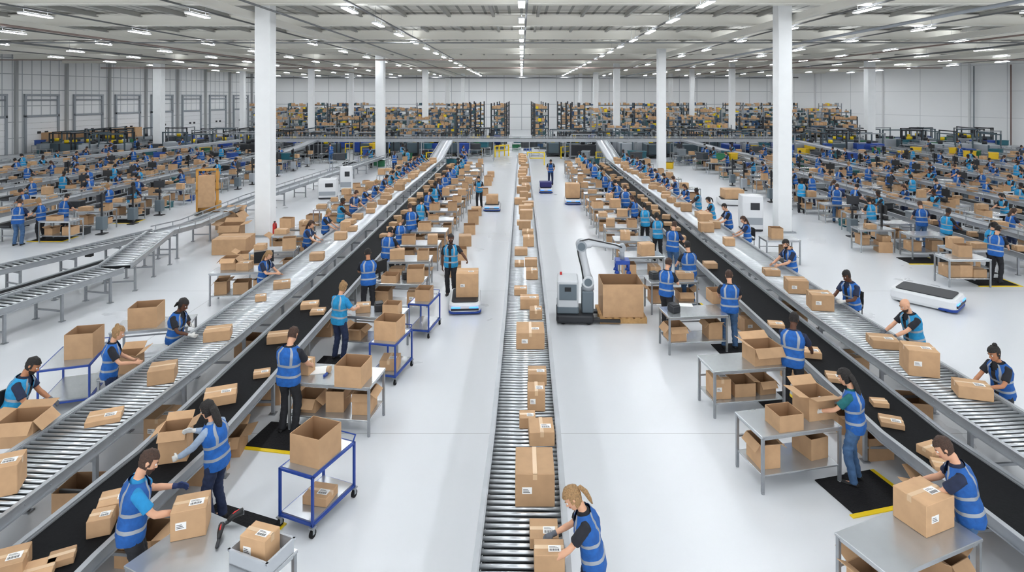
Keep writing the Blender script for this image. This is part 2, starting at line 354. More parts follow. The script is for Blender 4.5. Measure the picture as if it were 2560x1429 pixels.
near=[ # x,y,heading,spec,action (<=6 words)
 (-4.38,6.72,-58,dict(h=1.80,lean=.12,hp=.55,s='c',t='k',hc='brown',v='b',glove='n',lh=(-.22,.42,1.12),rh=(.19,.42,1.06),beard=1),'holding a box on steel table'),
 (-4.15,8.10,78,dict(h=1.68,f=1,lean=.15,hp=.45,s='g',long=1,t='n',hc='dark',hair='long',glove='w',lh=(-.22,.44,1.02),rh=(.10,.46,1.22)),'closing a carton on belt'),
 (-4.02,10.30,-12,dict(h=1.80,lean=.05,hp=.6,s='k',t='k',hc='brown',lh=(-.12,.36,.98),rh=(.2,.36,1.0)),'standing at packing bench'),
 (-4.02,13.15,-25,dict(h=1.70,f=1,lean=.08,hp=.5,s='c',v='c',t='n',hc='blond',hair='bun',rh=(.22,.36,1.1)),'standing at packing bench'),
 (-4.05,15.75,20,dict(h=1.78,lean=.08,hp=.5,s='k',t='k',skin=1,lh=(-.14,.4,1.05)),'working beside black belt'),
 (.74,6.38,88,dict(h=1.68,f=1,lean=.22,hp=.7,s='k',t='n',hc='blond',hair='pony',glove='g',lh=(-.16,.44,.98),rh=(.16,.42,1.05),grip='down'),'placing parcel on roller conveyor'),
 (5.22,7.0,62,dict(h=1.80,lean=.25,hp=.65,s='n',t='j',hc='brown',lh=(-.16,.5,1.0),rh=(.14,.44,1.06)),'labelling a carton on table'),
 (5.0,8.95,48,dict(h=1.70,f=1,lean=.12,hp=.5,s='t',t='j',hc='dark',hair='long',glove='w',lh=(-.22,.44,1.05),rh=(.06,.46,1.12)),'packing a carton at bench'),
 (5.0,11.0,-35,dict(h=1.80,lean=.12,hp=.5,s='n',t='k',skin=2,hc='dark',lh=(-.1,.45,1.05),rh=(.26,.40,1.0)),'sorting parcels beside black belt'),
 (4.80,13.75,-10,dict(h=1.78,lean=.06,hp=.4,s='k',t='j',hc='brown',rh=(.26,.38,1.0)),'sorting parcels beside black belt'),
 (-7.85,9.25,-72,dict(h=1.78,lean=.28,hp=.6,s='n',v='c',t='n',hc='dark',skin=1,beard=1,glove='g',lh=(-.1,.42,.98),rh=(.26,.4,.92),grip='down'),'leaning over an open carton'),
 (-7.35,10.65,-62,dict(h=1.70,f=1,lean=.1,hp=.45,s='k',t='n',hc='blond',hair='bun',lh=(-.12,.36,1.02),rh=(.2,.4,1.08)),'packing beside roller conveyor'),
 (-7.02,12.1,-95,dict(h=1.74,f=1,lean=.18,hp=.5,s='k',t='k',skin=2,hair='dread',glove='w',lh=(.02,.36,1.2),rh=(.16,.42,1.05)),'wrapping item beside roller conveyor'),
 (-6.98,16.15,-100,dict(h=1.66,f=1,lean=.15,hp=.5,s='n',t='n',hc='blond',hair='long',rh=(.1,.42,1.12)),'checking parcels beside roller conveyor'),
 (8.02,9.95,100,dict(h=1.68,f=1,lean=.2,hp=.45,s='k',t='k',skin=1,hair='bun',glove='w',lh=(-.12,.44,1.08),rh=(.18,.44,1.0),grip='down'),'handling parcel on roller conveyor'),
 (7.82,11.9,95,dict(h=1.80,lean=.2,hp=.5,s='k',v='c',t='n',hair='bald',beard=1,hc='brown',glove='g',lh=(-.12,.5,1.05),rh=(.2,.46,1.02),grip='down'),'reaching over roller conveyor'),
 (7.72,13.95,110,dict(h=1.78,lean=.15,hp=.5,s='n',t='k',skin=2,hair='short',glove='w',lh=(-.16,.42,1.1),rh=(.12,.44,1.1)),'packing beside roller conveyor'),
 (7.62,16.9,100,dict(h=1.78,lean=.12,hp=.5,s='n',t='k',hc='dark',lh=(-.12,.42,1.06),rh=(.2,.42,1.02),beard=1),'packing beside roller conveyor'),
 (-2.05,17.3,175,dict(h=1.82,lean=.02,hp=.15,hy=.2,s='k',v='c',t='k',skin=2,beard=1,legs='step',lh=(-.52,.35,1.12),rh=(.24,.05,.80)),'walking beside transport robot'),
 (3.62,14.9,-38,dict(h=1.76,f=1,lean=.08,hp=.5,s='k',t='k',hc='brown',hair='short',legs='step',rh=(.14,.36,1.1)),'reading a list beside bench'),
 (4.62,16.45,10,dict(h=1.80,lean=.06,hp=.4,s='k',t='j',hc='dark'),'working at packing bench'),
]
PG='workers in blue reflective vests'
for (x,y,hd,sp,act) in near:
    bm,P=person_meshes(sp,.0095 if y<12 else .011)
    inst('person',plabel(sp,act),'person',P,(x,y,0),D(hd),PG,root=bm)
variants=[dict(h=1.78,lean=.14,v='b',s='k',t='k',hc='dark'),dict(h=1.68,f=1,lean=.12,v='b',s='n',t='n',hc='brown',hair='long'),dict(h=1.80,lean=.1,v='b',s='n',t='j',hc='brown',rh=(.25,.35,1.1)),
 dict(h=1.70,f=1,lean=.16,v='c',s='k',t='k',hc='dark',hair='pony',lh=(-.1,.4,1.15)),dict(h=1.76,lean=.05,v='c',s='k',t='k',skin=2,hp=.3),dict(h=1.74,lean=.22,v='b',s='k',t='n',skin=1,hp=.7),dict(h=1.69,f=1,lean=.06,v='b',s='k',t='k',hc='blond',hair='bun'),dict(h=1.79,lean=.0,v='b',s='n',t='k',hp=.1,lh=(-.24,.05,.8),rh=(.24,.08,.8),legs='walk')]
HI=[person_meshes(v,.014) for v in variants]; LO=[lo_mesh(v) for v in variants]
npeople=[len(near)]
def worker(x,y,hd,k=None,act='working beside conveyor'):
    if abs(x)>y*.875+.5: return
    if npeople[0]>=298: return
    npeople[0]+=1
    k=random.randrange(7) if k is None else k
    lb=plabel(variants[k],act)
    if y<25: inst('person',lb,'person',HI[k][1],(x,y,0),D(hd),PG,root=HI[k][0])
    else: obj('person',LO[k],(x,y,0),(0,0,D(hd)),None,lb,'person',PG)
print('people built',time.time()-T0)
# ------------------------------------------------------------ boxes
BOX=[]
def add_box(x,y,z,w,d,h,rz=0,kind='closed',lb=None): 
    if abs(x)<y*.9+2: BOX.append((x,y,z,round(w/.04)*.04,round(d/.04)*.04,round(h/.04)*.04,rz,kind,lb))
def bx(px,py,z,w,d,h,rz=0,kind='closed',lb=None):
    p=W(px,py,z); add_box(p.x,p.y,z,w,d,h,D(rz),kind,lb)
bc={}
def closed_mb(w,d,h,full=True):
    mb=MB(); mb.cbox(-w/2,w/2,-d/2,d/2,0,h,.006,0)
    if w>=d: mb.box(-w/2+.006,w/2-.006,-.002,.002,h-.001,h+.0012,1)
    else: mb.box(-.002,.002,-d/2+.006,d/2-.006,h-.001,h+.0012,1)
    return mb
def tape_mb(w,d,h,m=0):
    mb=MB(); e=.0022; t=.026
    if w>=d:
        mb.box(-w/2-e,w/2+e,-t,t,h,h+e,m)
        for s in(-1,1): mb.box(s*w/2-e,s*w/2+e,-t,t,h-min(.07,h*.4),h+e,m)
    else:
        mb.box(-t,t,-d/2-e,d/2+e,h,h+e,m)
        for s in(-1,1): mb.box(-t,t,s*d/2-e,s*d/2+e,h-min(.07,h*.4),h+e,m)
    return mb
def label_mb(w,d,h,m0=0,m1=1):
    mb=MB(); a,b=min(.15,w*.42),min(.11,d*.36); e=.0035; cx,cy=w*.18,-d*.1
    mb.box(cx-a/2,cx+a/2,cy-b/2,cy+b/2,h+.002,h+e,m0)
    x=cx-a*.42
    for i in range(12):
        t=a*.02+a*.02*((i*7)%3); mb.box(x,x+t,cy-b*.4,cy-b*.05,h+e,h+e+.0006,m1); x+=t+a*.025
    for i in range(3): mb.box(cx-a*.42,cx+a*(.3-.12*i),cy+b*(.1+.1*i),cy+b*(.14+.1*i),h+e,h+e+.0006,m1)
    return mb
def label2_mb(w,d,h):
    mb=MB(); a2,b2=min(.12,w*.3),min(.08,h*.4); e=.0035
    mb.box(-w*.2-a2/2,-w*.2+a2/2,-d/2-e,-d/2,h*.5-b2/2,h*.5+b2/2,0)
    for i in range(3): mb.box(-w*.2-a2*.4,-w*.2+a2*(.3-.1*i),-d/2-e-.0006,-d/2-e,h*.5+b2*(-.3+.22*i),h*.5+b2*(-.22+.22*i),1)
    return mb
def open_mb(w,d,h,flaps=True,mi=1):
    mb=MB(); t=.007
    for (x0,x1,y0,y1) in((-w/2,w/2,-d/2,-d/2+t),(-w/2,w/2,d/2-t,d/2),(-w/2,-w/2+t,-d/2+t,d/2-t),(w/2-t,w/2,-d/2+t,d/2-t)): mb.box(x0,x1,y0,y1,0,h,0)
    mb.box(-w/2+t,w/2-t,-d/2+t,d/2-t,.0,.008,mi)
    for sx in(-1,1): mb.box(min(sx*(w/2-t),sx*(w/2-t-.002)),max(sx*(w/2-t),sx*(w/2-t-.002)),-d/2+t,d/2-t,.01,h-.002,mi)
    for sy in(-1,1): mb.box(-w/2+t,w/2-t,min(sy*(d/2-t),sy*(d/2-t-.002)),max(sy*(d/2-t),sy*(d/2-t-.002)),.01,h-.002,mi)
    return mb
def flap_mb(w,L):
    mb=MB(); mb.box(-w/2,w/2,0,L,-.003,.003,0); return mb
def box_mesh(k,w,d,h):
    key=(k,w,d,h)
    if key not in bc:
        if k=='closed': bc[key]=closed_mb(w,d,h).mesh('box',[CARD,SEAM])
        elif k=='tape': bc[key]=tape_mb(w,d,h).mesh('tape',[TAPE])
        elif k=='label': bc[key]=label_mb(w,d,h).mesh('label',[LABEL,INK])
        elif k=='label2': bc[key]=label2_mb(w,d,h).mesh('label',[LABEL,INK])
        elif k=='far':
            mb=closed_mb(w,d,h); mb.join(tape_mb(w,d,h),Matrix.Identity(4),2)
            if int(w*100+d*50)%2: 
                L_=label_mb(w,d,h,3,4); mb.join(L_,Matrix.Identity(4))
            bc[key]=mb.mesh('box',[CARD,SEAM,TAPE,LABEL,INK])
        elif k=='open': bc[key]=open_mb(w,d,h).mesh('openbox',[CARD,CARDIN])
        elif k=='flap': bc[key]=flap_mb(w,d).mesh('flap',[CARD])
    return bc[key]
def flush_boxes():
    BOX.sort(key=lambda b:(b[0]**2+b[1]**2)); nC=nO=0; stuff=MB()
    for (x,y,z,w,d,h,rz,k,lb) in BOX:
        z+=.001
        if k=='closed' and nC<300:
            nC+=1
            if y<17:
                P=[part('packing_tape',box_mesh('tape',w,d,h))]
                if w*d>.05 and (int(x*37+y*91)%5)<4: P.append(part('shipping_label',box_mesh('label',w,d,h)))
                if h>.26: P.append(part('shipping_label',box_mesh('label2',w,d,h)))
                inst('cardboard_box',lb or 'closed brown cardboard box with packing tape and label','box',P,(x,y,z),rz,'closed cardboard boxes',root=box_mesh('closed',w,d,h))
            else: obj('cardboard_box',box_mesh('far',w,d,h),(x,y,z),(0,0,rz),None,lb or 'small closed brown cardboard box with packing tape','box','closed cardboard boxes')
        elif k in('open','flaps') and nO<290:
            nO+=1; P=[]
            if k=='flaps' and y<30:
                for sx,sy,L,ww in((1,0,d,d),(-1,0,d,d),(0,1,w,w),(0,-1,w,w)):
                    fl=min(w,d)*.42; ang=D(random.choice((28,-35,10,-50)) if y>6 else 20)
                    rzf=atan2(-sx,sy) if sx else (0 if sy>0 else pi)
                    P.append(part('flap',box_mesh('flap',round(ww-.01,2),round(fl,2),0),(sx*w/2,sy*d/2,h),(ang,0,rzf)))
            inst('open_cardboard_box',lb or ('open brown cardboard box with raised flaps' if k=='flaps' else 'open brown cardboard box without lid'),'box',P,(x,y,z),rz,'open cardboard boxes',root=box_mesh('open',w,d,h))
        else:
            X=Matrix.Translation((x,y,z))@Matrix.Rotation(rz,4,'Z'); stuff.cbox(-w/2,w/2,-d/2,d/2,0,h,.01,0,X)
    goods=MB()
    for s in STUFF:
        if s[7]==0: stuff.cbox(*s)
        else: goods.cbox(*s[:7],s[7]-1)
    print('boxes',len(BOX),nC,nO)
    obj('cardboard_box_stock',stuff.mesh('stock',[CARD],fix=False),label='distant stock of brown cardboard boxes on racks and belts',cat='boxes',kind='stuff')
    obj('stored_goods',goods.mesh('goods',[DARK,M('goods_blue',(44,76,112),.6),GREYP,M('goods_teal',(56,90,94),.6),YEL,M('goods_light',(186,186,180),.6)],fix=False),label='dark bins and mixed goods filling the storage racks',cat='goods',kind='stuff')
STUFF=[]
# ------------------------------------------------------------ conveyors
def sweep(mb,path,off,hw,z0,z1,m=0):
    R=[]
    for i,p in enumerate(path):
        a=path[max(i-1,0)]; b=path[min(i+1,len(path)-1)]; t=V((b[0]-a[0],b[1]-a[1],0)).normalized(); r=V((t.y,-t.x,0)); p=V(p)
        R.append([p+r*(off-hw)+V((0,0,z0)),p+r*(off+hw)+V((0,0,z0)),p+r*(off+hw)+V((0,0,z1)),p+r*(off-hw)+V((0,0,z1))])
    mb.rings(R,m,True,True,False)
def along(path,step,s0=0):
    out=[];acc=s0
    for i in range(len(path)-1):
        a=V(path[i]);b=V(path[i+1]);L=(b-a).length
        while acc<=L: p=a.lerp(b,acc/L); out.append((p,(b-a).normalized())); acc+=step
        acc-=L
    return out
def leg_mesh(w,z,key={}):
    k=(round(w,2),round(z,2))
    if k not in key:
        mb=MB()
        for sx in(-1,1):
            mb.box(sx*w/2-.025,sx*w/2+.025,-.03,.03,.02,z,0); mb.box(sx*w/2-.06,sx*w/2+.06,-.06,.06,0,.015,0); mb.cyl((sx*w/2,0,.01),(sx*w/2,0,.05),.016,8,0)
        mb.box(-w/2,w/2,-.018,.018,z*.35,z*.35+.04,0); mb.box(-w/2,w/2,-.02,.02,z-.1,z-.05,0)
        key[k]=mb.mesh('leg',[GALV])
    return key[k]
def conveyor(kind,label,path,w,pitch=.09,legstep=2.0,nroll=100,railh=.12,first=0.3,motor=True,guard=0,rr=.026,lip=0):
    o=V(path[0]); base=V((o.x,o.y,0)); P=[V(p)-base for p in path]; parts=[]
    for s in(-1,1):
        mb=MB(); sweep(mb,P,s*(w/2-.02),.02,-railh+.02,.03); sweep(mb,P,s*(w/2+.005),.03,.03,.042); sweep(mb,P,s*(w/2+.01),.012,-railh,-railh+.02)
        if lip: sweep(mb,P,s*(w/2+.005),.035,.042,.056)
        if kind=='roller' and o.y<12:
            for p,t in along(P,.36,.1)[:60]:
                r=V((t.y,-t.x,0)); q=p+r*s*(w/2); mb.cyl(q-V((0,0,.04)),q+r*s*.012-V((0,0,.04)),.012,6,0)
        parts.append(part('side_rail',mb.mesh('rail',[ALU])))
        if guard:
            mb=MB(); sweep(mb,P,s*(w/2+.05),.015,.16,.20)
            for p,t in along(P,1.2,.3):
                r=V((t.y,-t.x,0)); q=p+r*s*(w/2+.05); mb.box(q.x-.012,q.x+.012,q.y-.012,q.y+.012,q.z-.1,q.z+.18)
            parts.append(part('guide_rail',mb.mesh('guide',[ALU])))
    if kind=='roller':
        rw=w-.08; mb=MB(); mb.tube([(-rw/2,0,0),(rw/2,0,0)],rr,12,0,None,True,True); me=mb.mesh('roller',[ROLL])
        L=along(P,pitch,.05); st=MB()
        for i,(p,t) in enumerate(L):
            ang=atan2(-t.x,t.y)
            if i<nroll: parts.append(part('roller',me,(p.x,p.y,p.z-rr+.01),(0,0,ang)))
            else: 
                r=V((cos(ang),sin(ang),0)); c=p-V((0,0,rr-.01)); st.tube([c-r*rw/2,c+r*rw/2],rr,10,0,None,True,True)
        if st.f: parts.append(part('roller',st.mesh('rollers',[ROLL]),kind='stuff'))
        mb=MB(); sweep(mb,P,0,w/2-.05,-.11,-.10); parts.append(part('drip_pan',mb.mesh('pan',[PAN])))
    else:
        mb=MB(); sweep(mb,P,0,w/2-.045,-.02,.012); sweep(mb,P,0,w/2-.06,-.10,-.03)
        parts.append(part('belt',mb.mesh('belt',[BELT if kind=='belt' else M('grey_belt',(162,167,172),.4,.3)])))
        a,b=P[0],P[1]; t=(b-a).normalized(); r=V((t.y,-t.x,0)); mb=MB(); c=a-t*.02-V((0,0,.045)); mb.cyl(c-r*(w/2-.05),c+r*(w/2-.05),.05,14,0); parts.append(part('end_roller',mb.mesh('er',[DARK])))
    for p,t in along(P,legstep,first)[:98]:
        if p.z>.3: parts.append(part('support_leg',leg_mesh(w-.06,p.z-railh),(p.x,p.y,0),(0,0,atan2(-t.x,t.y))))
    if motor:
        mb=MB()
        for p,t in along(P,4,1.5)[:3]:
            r=V((t.y,-t.x,0)); mb.cyl(p-r*(w*.3)-V((0,0,.22)),p+r*(w*.1)-V((0,0,.22)),.06,12,0); mb.box(p.x-.12,p.x+.08,p.y-.07,p.y+.07,p.z-.3,p.z-.12,0)
        parts.append(part('drive_motor',mb.mesh('motor',[BLACK])))
    return inst(('roller' if kind=='roller' else 'belt')+'_conveyor',label,'conveyor',parts,base)
CP=[(-.02,5.3,.8),(.06,9,.8),(.1,14,.8),(.1,46,.8),(.1,50.5,.8)]
conveyor('roller','long grey roller conveyor carrying cartons along the aisle',CP,.98,.1)
LP=[(-6.55,6.0,.95),(-6.42,8,.95),(-6.22,12,.95),(-6.22,18,.95),(-6.5,30,.95),(-6.6,46,.95),(-6.6,52.6,1.9)]
conveyor('roller','grey roller conveyor with cartons beside packing workers',LP,1.05,.1)
RP=[(7.35,6.6,.95),(7.15,9,.95),(6.95,13,.95),(6.95,20,.95),(7.1,46,.95),(7.1,52.6,1.9)]
conveyor('roller','grey roller conveyor with cartons beside packing workers',RP,1.05,.1)
LB=[(-5.25,5.2,.7),(-5.2,6.6,.7),(-5.0,8.5,.7),(-5.0,20,.7),(-5.25,45,.7)]
conveyor('belt','black belt conveyor with grey rails beside packing benches',LB,.98,legstep=1.8,lip=1)
RB=[(6.3,5.6,.7),(6.2,6.8,.7),(5.9,9,.7),(5.85,20,.7),(6.0,45,.7)]
conveyor('belt','black belt conveyor with grey rails beside packing benches',RB,.94,legstep=1.8,lip=1)
conveyor('belt','raised cross conveyor on steel legs spanning the hall',[(-22,53.6,1.95),(24,53.6,1.95)],1.2,legstep=3.2,railh=.22,motor=False,guard=1)
conveyor('roller','long empty grey roller conveyor across the open floor',[(-12.6,20.95,1.05),(-12.75,23,.85),(-13.1,29,.8),(-12.3,40,.8),(-11.6,49,.8)],.72,.22,legstep=2.6,motor=False,guard=1,rr=.035)
conveyor('roller','empty grey roller conveyor on steel legs',[(-12.9,12.4,.8),(-11.85,17.2,.85)],.9,.17,1.4,rr=.032)
conveyor('roller','sloping roller section with grey rails between conveyors',[(-11.85,17.4,.87),(-12.55,20.7,1.1)],.85,.17,legstep=1.4,rr=.032)
conveyor('roller','empty grey roller conveyor joining the long line',[(-16.3,14.6,.8),(-14.5,19.0,.8),(-13.5,22.2,.8)],.72,.18,1.5,rr=.032)
conveyor('belt','narrow dark belt line beside empty roller conveyors',[(-14.35,13.6,.6),(-13.6,16.2,.6),(-13.05,18.8,.6)],.4,legstep=1.6,motor=False)
for pts in ([(-24,44,.9),(-20,46,1.0),(-18.8,50,1.5),(-18.5,53,1.9)],[(19,46,1.0),(16.5,49,1.4),(14.5,53,1.9)],[(30,42,.9),(27,47,1.1),(24,52,1.9)],[(-36,44,1.0),(-30,47,1.5),(-25,53,1.9)]):
    conveyor('light','curving light grey conveyor rising to the cross line',pts,.8,legstep=3,motor=False)
# ------------------------------------------------------------ benches, trolleys
bm_={}
def bench_parts(w,d,h):
    k=(w,d,h)
    if k not in bm_:
        t=MB(); t.cbox(-w/2,w/2,-d/2,d/2,h-.035,h,.006,0); t.box(-w/2+.02,w/2-.02,-d/2+.02,d/2-.02,h-.07,h-.035,0)
        s=MB(); s.cbox(-w/2+.03,w/2-.03,-d/2+.03,d/2-.03,.24,.265,.005,0)
        l=MB(); l.box(-.02,.02,-.02,.02,.02,h-.04,0); l.cyl((0,0,0),(0,0,.03),.026,8,0)
        b=MB(); b.box(-w/2+.03,w/2-.03,d/2-.04,d/2-.02,h*.55,h*.55+.03,0)
        lm=l.mesh('leg',[GALV])
        bm_[k]=[part('table_top',t.mesh('top',[STEELT])),part('lower_shelf',s.mesh('shelf',[STEELT])),part('brace',b.mesh('brace',[GALV]))]+[part('leg',lm,(sx*(w/2-.03),sy*(d/2-.03),0)) for sx in(-1,1) for sy in(-1,1)]
        far=MB(); far.join(t,Matrix.Identity(4),0); far.join(s,Matrix.Identity(4),0)
        for sx in(-1,1):
            for sy in(-1,1): far.join(l,Matrix.Translation((sx*(w/2-.03),sy*(d/2-.03),0)),0)
        bm_[(k,'far')]=far.mesh('bench',[STEELT])
    return bm_[k]
def bench(x,y,w=1.4,d=.75,h=.85,rz=0,shelf=2,top=0,lb='stainless steel packing bench with lower shelf of boxes'):
    if abs(x)>y*.9: return
    P=bench_parts(w,d,h)
    if y<22: inst('packing_bench',lb,'table',P,(x,y,0),D(rz),'steel packing benches')
    else: obj('packing_bench',bm_[((w,d,h),'far')],(x,y,0),(0,0,D(rz)),None,lb,'table','steel packing benches')
    c,s=cos(D(rz)),sin(D(rz))
    def put(lx,ly,z,bw,bd,bh,k,r=0): add_box(x+lx*c-ly*s,y+lx*s+ly*c,z,bw,bd,bh,D(rz)+r,k)
    for i in range(shelf):
        lx=(-w/2+.25)+(w-.5)*(i/(max(1,shelf-1))) if shelf>1 else .2
        put(lx,random.uniform(-.05,.05),.265,random.choice((.32,.4)),.4,random.choice((.24,.32,.36)),random.choice(('flaps','open','closed')),random.uniform(-.1,.1))
    for i in range(top):
        lx=(-w/2+.25)+(w-.5)*(i/(max(1,top-1))) if top>1 else random.uniform(-.3,.4)
        put(lx,random.uniform(-.08,.08),h,random.choice((.32,.4,.44)),random.choice((.32,.36)),random.choice((.16,.28,.36)),random.choice(('open','closed','closed','open')),random.uniform(-.2,.2))
def trolley(x,y,w,l,h,rz,label='blue tubular steel trolley with two grey decks and casters',cache={}):
    k=(w,l,h)
    if k not in cache:
        f=MB(); r=.015
        for sx in(-1,1):
            for sy in(-1,1): f.box(sx*w/2-r,sx*w/2+r,sy*l/2-r,sy*l/2+r,.14,h,0)
        for z in(.15,h-.03):
            for s in(-1,1): f.box(-w/2,w/2,s*l/2-r,s*l/2+r,z,z+.03,0); f.box(s*w/2-r,s*w/2+r,-l/2,l/2,z,z+.03,0)
        dk=MB(); dk.box(-w/2+.016,w/2-.016,-l/2+.016,l/2-.016,0,.02,0)
        hd=MB(); hd.tube([(-w/2+.03,l/2+.01,h-.02),(-w/2+.03,l/2+.07,h+.06),(w/2-.03,l/2+.07,h+.06),(w/2-.03,l/2+.01,h-.02)],.012,8)
        ca=MB(); ca.cyl((-.016,0,.055),(.016,0,.055),.055,14,1); ca.box(-.026,-.02,-.02,.02,.05,.13,0); ca.box(.02,.026,-.02,.02,.05,.13,0); ca.box(-.035,.035,-.04,.04,.13,.145,0)
        dm=dk.mesh('deck',[STEELT]); cm=ca.mesh('caster',[GALV,RUB])
        cache[k]=[part('frame',f.mesh('frame',[BLUEP])),part('deck',dm,(0,0,.18)),part('deck',dm,(0,0,h-.012)),part('handle',hd.mesh('handle',[BLUEP]))]+[part('caster',cm,(sx*(w/2),sy*(l/2),0)) for sx in(-1,1) for sy in(-1,1)]
    inst('trolley',label,'trolley',cache[k],(x,y,0),D(rz),'blue trolleys')
def mat_(x,y,w,d,rz):
    mb=MB(); mb.box(-w/2,w/2,-d/2,d/2,0,.016,0)
    n=int(w/.06); m=int(d/.06)
    for i in range(1,n):
        for j in range(1,m):
            cx=-w/2+i*w/n; cy=-d/2+j*d/m; q=.014; mb.add([(cx-q,cy,.016),(cx,cy-q,.016),(cx+q,cy,.016),(cx,cy+q,.016),(cx,cy,.021)],[(0,1,4),(1,2,4),(2,3,4),(3,0,4)],0)
    yb=MB(); yb.box(-w/2-.07,w/2+.07,-d/2-.07,-d/2,0,.014,0); yb.box(w/2,w/2+.07,-d/2,d/2,0,.014,0)
    inst('floor_mat','black rubber floor mat with yellow edges','mat',[part('yellow_edge',yb.mesh('edge',[YEL]))],(x,y,.001),D(rz),'black floor mats',root=mb.mesh('mat',[RUB]))
bench(-3.32,6.4,1.5,.95,.85,-25,2,0,'stainless steel table holding a scanner and tote')
bx(478,1322,.85,.36,.34,.34,18,'closed','sealed brown carton held by worker on table')
bench(-3.27,10.6,1.5,.75,.85,-8,3,0)
bench(-3.35,13.7,1.35,.7,.85,-10,2,0)
bench(-3.3,16.1,1.4,.75,.85,-6,2,0)
trolley(-2.84,8.33,.55,.86,.8,-22); bx(790,1140,.8,.46,.5,.4,-20,'open','large open brown cardboard box on blue trolley')
add_box(-2.8,8.3,.2,.36,.32,.12,-.2)
trolley(-2.72,12.45,.55,.86,.8,-12); add_box(-2.74,12.4,.8,.46,.5,.4,-.2,'open'); add_box(-2.72,12.35,.2,.36,.4,.2,0)
trolley(-2.4,14.75,.5,.86,.8,-10); add_box(-3.5,15.95,.85,.4,.4,.2,-.1,'open')
bx(884,952,.85,.48,.46,.36,-8,'open','open brown cardboard box on steel bench'); bx(762,930,.85,.28,.24,.22,-10)
add_box(-2.85,16.05,0.85,.44,.44,.36,.1,'open'); add_box(-3.65,13.75,.85,.3,.3,.16,.2); add_box(-2.95,13.6,.85,.36,.3,.24,-.1,'open'); add_box(-2.4,14.7,.8,.36,.4,.28,-.1,'open')
bench(4.36,6.72,1.46,.7,.85,22,2,0,'stainless steel table with a carton on it')
bench(4.08,9.15,1.35,.72,.85,12,2,0)
bench(4.1,11.15,1.4,.7,.85,8,3,0)
bench(3.95,13.75,1.4,.7,.85,6,2,0)
bench(4.05,16.2,1.3,.7,.85,5,2,1)
bench(3.75,18.7,1.3,.7,.85,4,2,1)
bx(2308,1302,.85,.48,.4,.36,22,'closed','sealed brown carton on steel table')
bx(1960,1062,.85,.42,.36,.22,12,'open'); add_box(4.55,9.3,.85,.44,.38,.36,.2,'flaps'); bx(1905,900,.85,.56,.44,.3,10,'flaps'); bx(1795,752,.85,.44,.4,.28,5,'open')
for x,y,w,d,r in((-4.05,10.15,.95,.75,-10),(-3.92,7.95,1.15,.75,-20),(-4.05,12.9,.8,.7,-6),(5.0,8.75,1.0,.75,14),(4.85,11.3,.7,.7,8),(4.85,13.6,.8,.7,5),(4.6,16.3,.8,.7,5),(14.6,18.6,1.2,.8,0),(14.0,21,1.1,.8,0),(-19.0,24.2,1.3,.8,0),(-18.4,27.6,1.3,.8,0)):
    mat_(x,y,w,d,r)
for x,y,w,d,h,k in((-4.75,7.5,.5,.4,.36,'flaps'),(-4.8,9.1,.44,.5,.4,'open'),(-4.75,9.75,.4,.4,.32,'flaps'),(-4.8,11.4,.5,.5,.4,'open'),(-4.8,12.3,.4,.4,.28,'closed'),(-4.8,14.6,.5,.5,.4,'flaps'),(5.75,8.2,.5,.5,.4,'flaps'),(5.7,9.7,.44,.44,.36,'open'),(5.65,10.4,.4,.4,.32,'flaps'),(5.65,12.2,.5,.5,.4,'open'),(5.65,14.8,.5,.5,.36,'closed'),(-6.2,8.4,.5,.5,.36,'open'),(-6.1,10.2,.44,.5,.4,'closed'),(-6.1,13.4,.5,.5,.4,'open'),(7.0,10.7,.5,.5,.4,'open'),(7.0,12.6,.44,.44,.36,'closed'),(6.95,15.2,.5,.5,.4,'flaps')):
    add_box(x,y,0,w,d,h,random.uniform(-.15,.15),k)
y=18.2
while y<44:
    bench(-3.4,y,1.3,.75,.85,random.uniform(-5,5),2,random.choice((1,2,2)))
    worker(-4.12,y+.15,random.choice((-20,35,75,-50,90)))
    if y>20: bench(3.75+.1*random.random(),y+.6,1.3,.75,.85,random.uniform(-5,5),2,random.choice((1,2,2)))
    worker(4.85-.02*(y-18),y+.9,random.choice((20,-35,-75,50,0)))
    if random.random()<.6: add_box(-2.2,y+1.1,0,.5,.5,random.choice((.4,.6)),.1,random.choice(('open','closed')))
    y+=1.95
y=19.9
while y<45:
    worker(-7.15-.012*(y-20),y,random.choice((-90,-110,-70)))
    worker(7.8,y+.7,random.choice((90,110,75)))
    if random.random()<.8: bench(-8.5,y+.7,1.2,.7,.85,random.uniform(-6,6),1,2)
    if random.random()<.45 and not 24<y<30: bench(9.0,y+.9,1.2,.7,.85,0,1,1)
    y+=1.9
def cb(x0,x1,yb,w,d,h,rz=0,lb=None):
    Yf=7450/(yb-240); xc=((x0+x1)/2-1304)*Yf/F; add_box(max(-.22,min(.32,xc)),Yf+d/2,.815,w,d,h,D(rz),'closed',lb)
cb(1338,1410,1440,.32,.24,.2);cb(1322,1400,1375,.34,.3,.12,0,'flat brown parcel under worker hands');cb(1287,1388,1270,.48,.56,.38,0,'large sealed brown carton on central rollers');cb(1323,1385,1118,.36,.4,.2,2);cb(1297,1340,1075,.26,.26,.14);cb(1320,1362,1030,.28,.3,.3);cb(1320,1367,965,.32,.3,.2)
cb(1290,1362,875,.56,.6,.34,0,'large sealed brown carton on central rollers');cb(1325,1355,800,.28,.3,.2);cb(1300,1348,775,.44,.36,.24);cb(1285,1318,740,.32,.3,.14);cb(1315,1345,700,.32,.36,.24);cb(1310,1345,668,.36,.32,.2);cb(1285,1312,668,.28,.3,.12);cb(1285,1320,640,.4,.36,.2);cb(1308,1335,618,.36,.4,.3)
y=21.5
